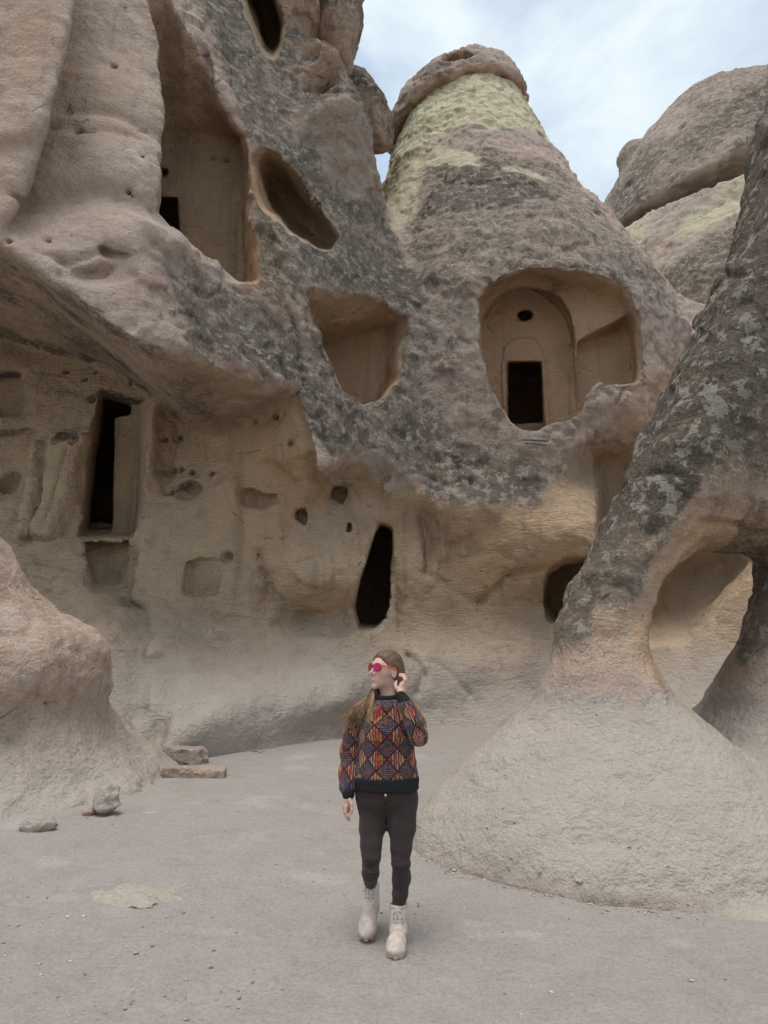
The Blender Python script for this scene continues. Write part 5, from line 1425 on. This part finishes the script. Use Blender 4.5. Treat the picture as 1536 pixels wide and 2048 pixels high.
def rim_field(x, y, z):
    a, b, c = head_local(x, y, z); d = None
    for sg in (-1, 1):
        q = np.sqrt(np.abs(lens2d(a, b, c, sg))**2 + (b-curve_b(a))**2) - .0030; d = q if d is None else np.minimum(d, q)
    br = np.sqrt((c-GZ-.008)**2 + (b-curve_b(a))**2) - .0032; br = np.maximum(br, np.abs(a)-.009)
    return np.minimum(d, br)
glasses = sg_part('sunglasses', rim_field, FR)
tag(glasses, 'dark-rimmed sunglasses with magenta mirror lenses worn on the face', 'sunglasses')
for sg in (-1, 1):
    sg_part('lens', lambda x, y, z, sg=sg: (lambda a, b, c: np.maximum(lens2d(a, b, c, sg) + .001, np.abs(b-curve_b(a))-.0026))(*head_local(x, y, z)), LENS, glasses)
    sg_part('temple_arm', lambda x, y, z, sg=sg: (lambda a, b, c: capsule_chain((a, b, c*.7), [(sg*.059, .085, (GZ+.010)*.7, .0042), (sg*.071, .05, (GZ+.010)*.7, .0032), (sg*.077, .0, (GZ+.006)*.7, .0030), (sg*.076, -.02, (GZ-.008)*.7, .0028)], .004))(*head_local(x, y, z)), ORANGE, glasses)
ep = head_world(.080, .004, -.038)

# ---- hair
def hair_material():
    t = NT('hair'); u = t.attr('hu')
    w = t.noise(t.mapping(t.pos(), (1, 1, .25)), 130, 3, .6); s = t.noise(t.pos(), 22, 3, .6)
    c = t.mix(t.ramp(w, (.35, 0), (.65, 1)), (.060,.030,.016), (.155,.085,.046))
    c2 = t.mix(t.ramp(s, (.35, 0), (.65, 1)), (.165,.090,.042), (.34,.215,.105))
    c = t.mix(u, c, c2)
    t.b.inputs['Specular IOR Level'].default_value = .4
    return t.done(c, .45, t.bump(w, .8, .003))
HAIR = hair_material()
def hair_field(x, y, z):
    a, b, c = head_local(x, y, z); s = np.abs(a)
    cap = smin(ell(a, b, c, (0, -.016, .031), (.073, .092, .088)), ell(a, b, c, (0, .034, .012), (.054, .050, .060)), .04) - .009
    # hairline: high on the brow, sweeping down in front of the ears
    line = .072 - .62*(c-.062)*0 - (b)
    front = b - np.interp(c, [-.06, 0, .04, .075, .10, .13], [.000, .020, .056, .074, .082, .085])
    cap = smax(cap, front*.8, .02)
    cap = smax(cap, -(ell(s, b, c, (.085, .004, -.014), (.03, .030, .040))), .012)       # ear left free
    cap = smax(cap, (-.055 - c) + np.maximum(b+.02, 0)*1.2, .02)
    P = np.stack([a*60, b*14, c*14], 1)
    cap = cap + .003*vnoise(P[:, 0], P[:, 1]+4, P[:, 2]) + .002*vnoise(P[:, 0]*2.1, P[:, 1]*2, P[:, 2]*2)
    back = capsule_chain((x, y, z), [(*head_world(0, -.075, -.01), .058), (*head_world(.0, -.075, -.09), .05), (*W(780,1425,PY+.15), .045)], .03)
    return smin(cap, back, .03)
hair = add('hair', hair_field, HC-np.array([.18,.2,.32]), HC+np.array([.18,.25,.16]), .004, HAIR, lambda V, N: dict(hu=clamp01(.1 + .35*sstep(HC[2], HC[2]-.15, V[:, 2]))))
def lock(pts, rr, u0, u1, n=14, m=5):
    q = np.array(pts); k = len(q); t = np.linspace(0, k-1, n); i = np.clip(t.astype(int), 0, k-2); f = (t-i)[:, None]
    g = lambda j: q[np.clip(j, 0, k-1)]
    p0, p1, p2, p3 = g(i-1), g(i), g(i+1), g(i+2)
    c = .5*((2*p1)+(-p0+p2)*f+(2*p0-5*p1+4*p2-p3)*f**2+(-p0+3*p1-3*p2+p3)*f**3)
    d = np.gradient(c, axis=0); V = []
    for j, (p, e) in enumerate(zip(c, d)):
        e = e/np.linalg.norm(e); a1 = np.cross(e, (.2, 1, .1)); a1 /= np.linalg.norm(a1); a2 = np.cross(e, a1)
        w = rr*(math.sin(math.pi*min(1, .12+.88*(1-j/(n-1))**.8))**.6 + .08)
        for s in range(m): V.append(p + w*(a1*math.cos(2*math.pi*s/m) + .6*a2*math.sin(2*math.pi*s/m)))
    F = [(j*m+s, j*m+(s+1) % m, (j+1)*m+(s+1) % m, (j+1)*m+s) for j in range(n-1) for s in range(m)]
    return np.array(V), np.array(F), np.repeat(np.linspace(u0, u1, n), m)
rh = np.random.default_rng(11)
LV, LF, LU = [], [], []; off = 0
def put(l):
    global off
    LV.append(l[0]); LF.append(l[1]+off); LU.append(l[2]); off += len(l[0])
# long wavy locks falling over the shoulder on the picture's left
for k in range(460):
    j = rh.random(3)-.5; e = rh.random()**.7; d = rh.random(); ph = rh.random()*6.28; wv = 2.5+2.5*rh.random()
    def wob(q): return wv*math.sin(q*7.5+ph)*q
    path = [(754+8*d, 1352, PY+.0+.07*d), (749+10*d+8*j[0], 1372+6*j[1], PY+.0+.07*d), (744+18*j[0]+4*d, 1390+6*j[1], PY-.03+.07*d), (736+26*j[0]-4*e, 1407+8*j[1], PY-.065+.06*d+.02*j[2]),
            (727+32*j[0]-8*e, 1421+10*j[1], PY-.085+.05*d+.02*j[2]), (719+38*j[0]-10*e, 1433+14*j[1], PY-.09+.05*d), (713+42*j[0]-12*e, 1442+30*j[1]+4*e, PY-.085+.05*d)]
    pts = [head_world(-.066+.01*j[0], -.01-.05*d, .03+.02*j[1])] + [W(px+wob(i/6), py, Y) for i, (px, py, Y) in enumerate(path)]
    pts = pts[:4 + int(5*rh.random()**.6)]
    put(lock(pts, .0014+.0013*rh.random(), .15+.25*e, .65+.35*e, 20, 4))
for k in range(60):
    j = rh.random(3)-.5; d = rh.random(); ph = rh.random()*6.28
    pts = [head_world(-.064, .012+.01*j[0], .0), W(749+3*j[0], 1376, PY-.04), W(746+4*j[0]+math.sin(ph), 1392, PY-.07), W(743+6*j[0]+1.5*math.sin(ph+2), 1406+4*j[1], PY-.09), W(741+8*j[0]+2*math.sin(ph+4), 1422+8*j[1], PY-.11), W(739+12*j[0], 1438+20*j[1], PY-.115)]
    put(lock(pts, .0022, .45, 1.0, 18, 4))
# strands combed back along the head
for k in range(420):
    th = (rh.random()-.5)*2.7; ph = rh.random(); pts = []
    lift = 1.0 + .035*rh.random()
    for q in np.linspace(0, 1, 7):
        phi = math.radians(52 - 150*q)                   # over the crown from brow to nape
        A_ = math.sin(th*(.75+.25*q)); B_ = math.sin(phi)*math.cos(th*.8); C_ = math.cos(phi)*math.cos(th*.8) if abs(phi) < 1.57 else math.cos(phi)
        n_ = math.sqrt(A_*A_+B_*B_+C_*C_)
        pts.append(head_world(.081*lift*A_/n_, -.018+.096*lift*B_/n_, .034+.092*lift*C_/n_))
    put(lock(pts, .0022, .0+.25*ph, .15+.3*ph, 14, 4))
for k in range(110):
    j = rh.random(3)-.5; d = rh.random()
    pts = [head_world(.070+.006*j[0], -.0-.05*d, .075+.02*j[2]), head_world(.082+.004*j[0], -.03-.04*d, .03+.02*j[2]), head_world(.080+.006*j[0], -.045-.03*d, -.02+.02*j[2]), W(805+6*j[0], 1372+6*j[1], PY-.03+.05*d), W(802+8*j[0], 1390+6*j[1], PY+.0+.05*d), W(797+12*j[0], 1408+12*j[1], PY+.04+.05*d)]
    put(lock(pts, .0024, .05+.1*d, .3+.3*d, 14, 4))
LVa, LFa = np.concatenate(LV), np.concatenate(LF)
lo_ = build('loose_locks', LVa - np.array(PFOOT), LFa, HAIR, dict(hu=np.concatenate(LU))); lo_.parent = hair
print('person', _time.time()-_t0)
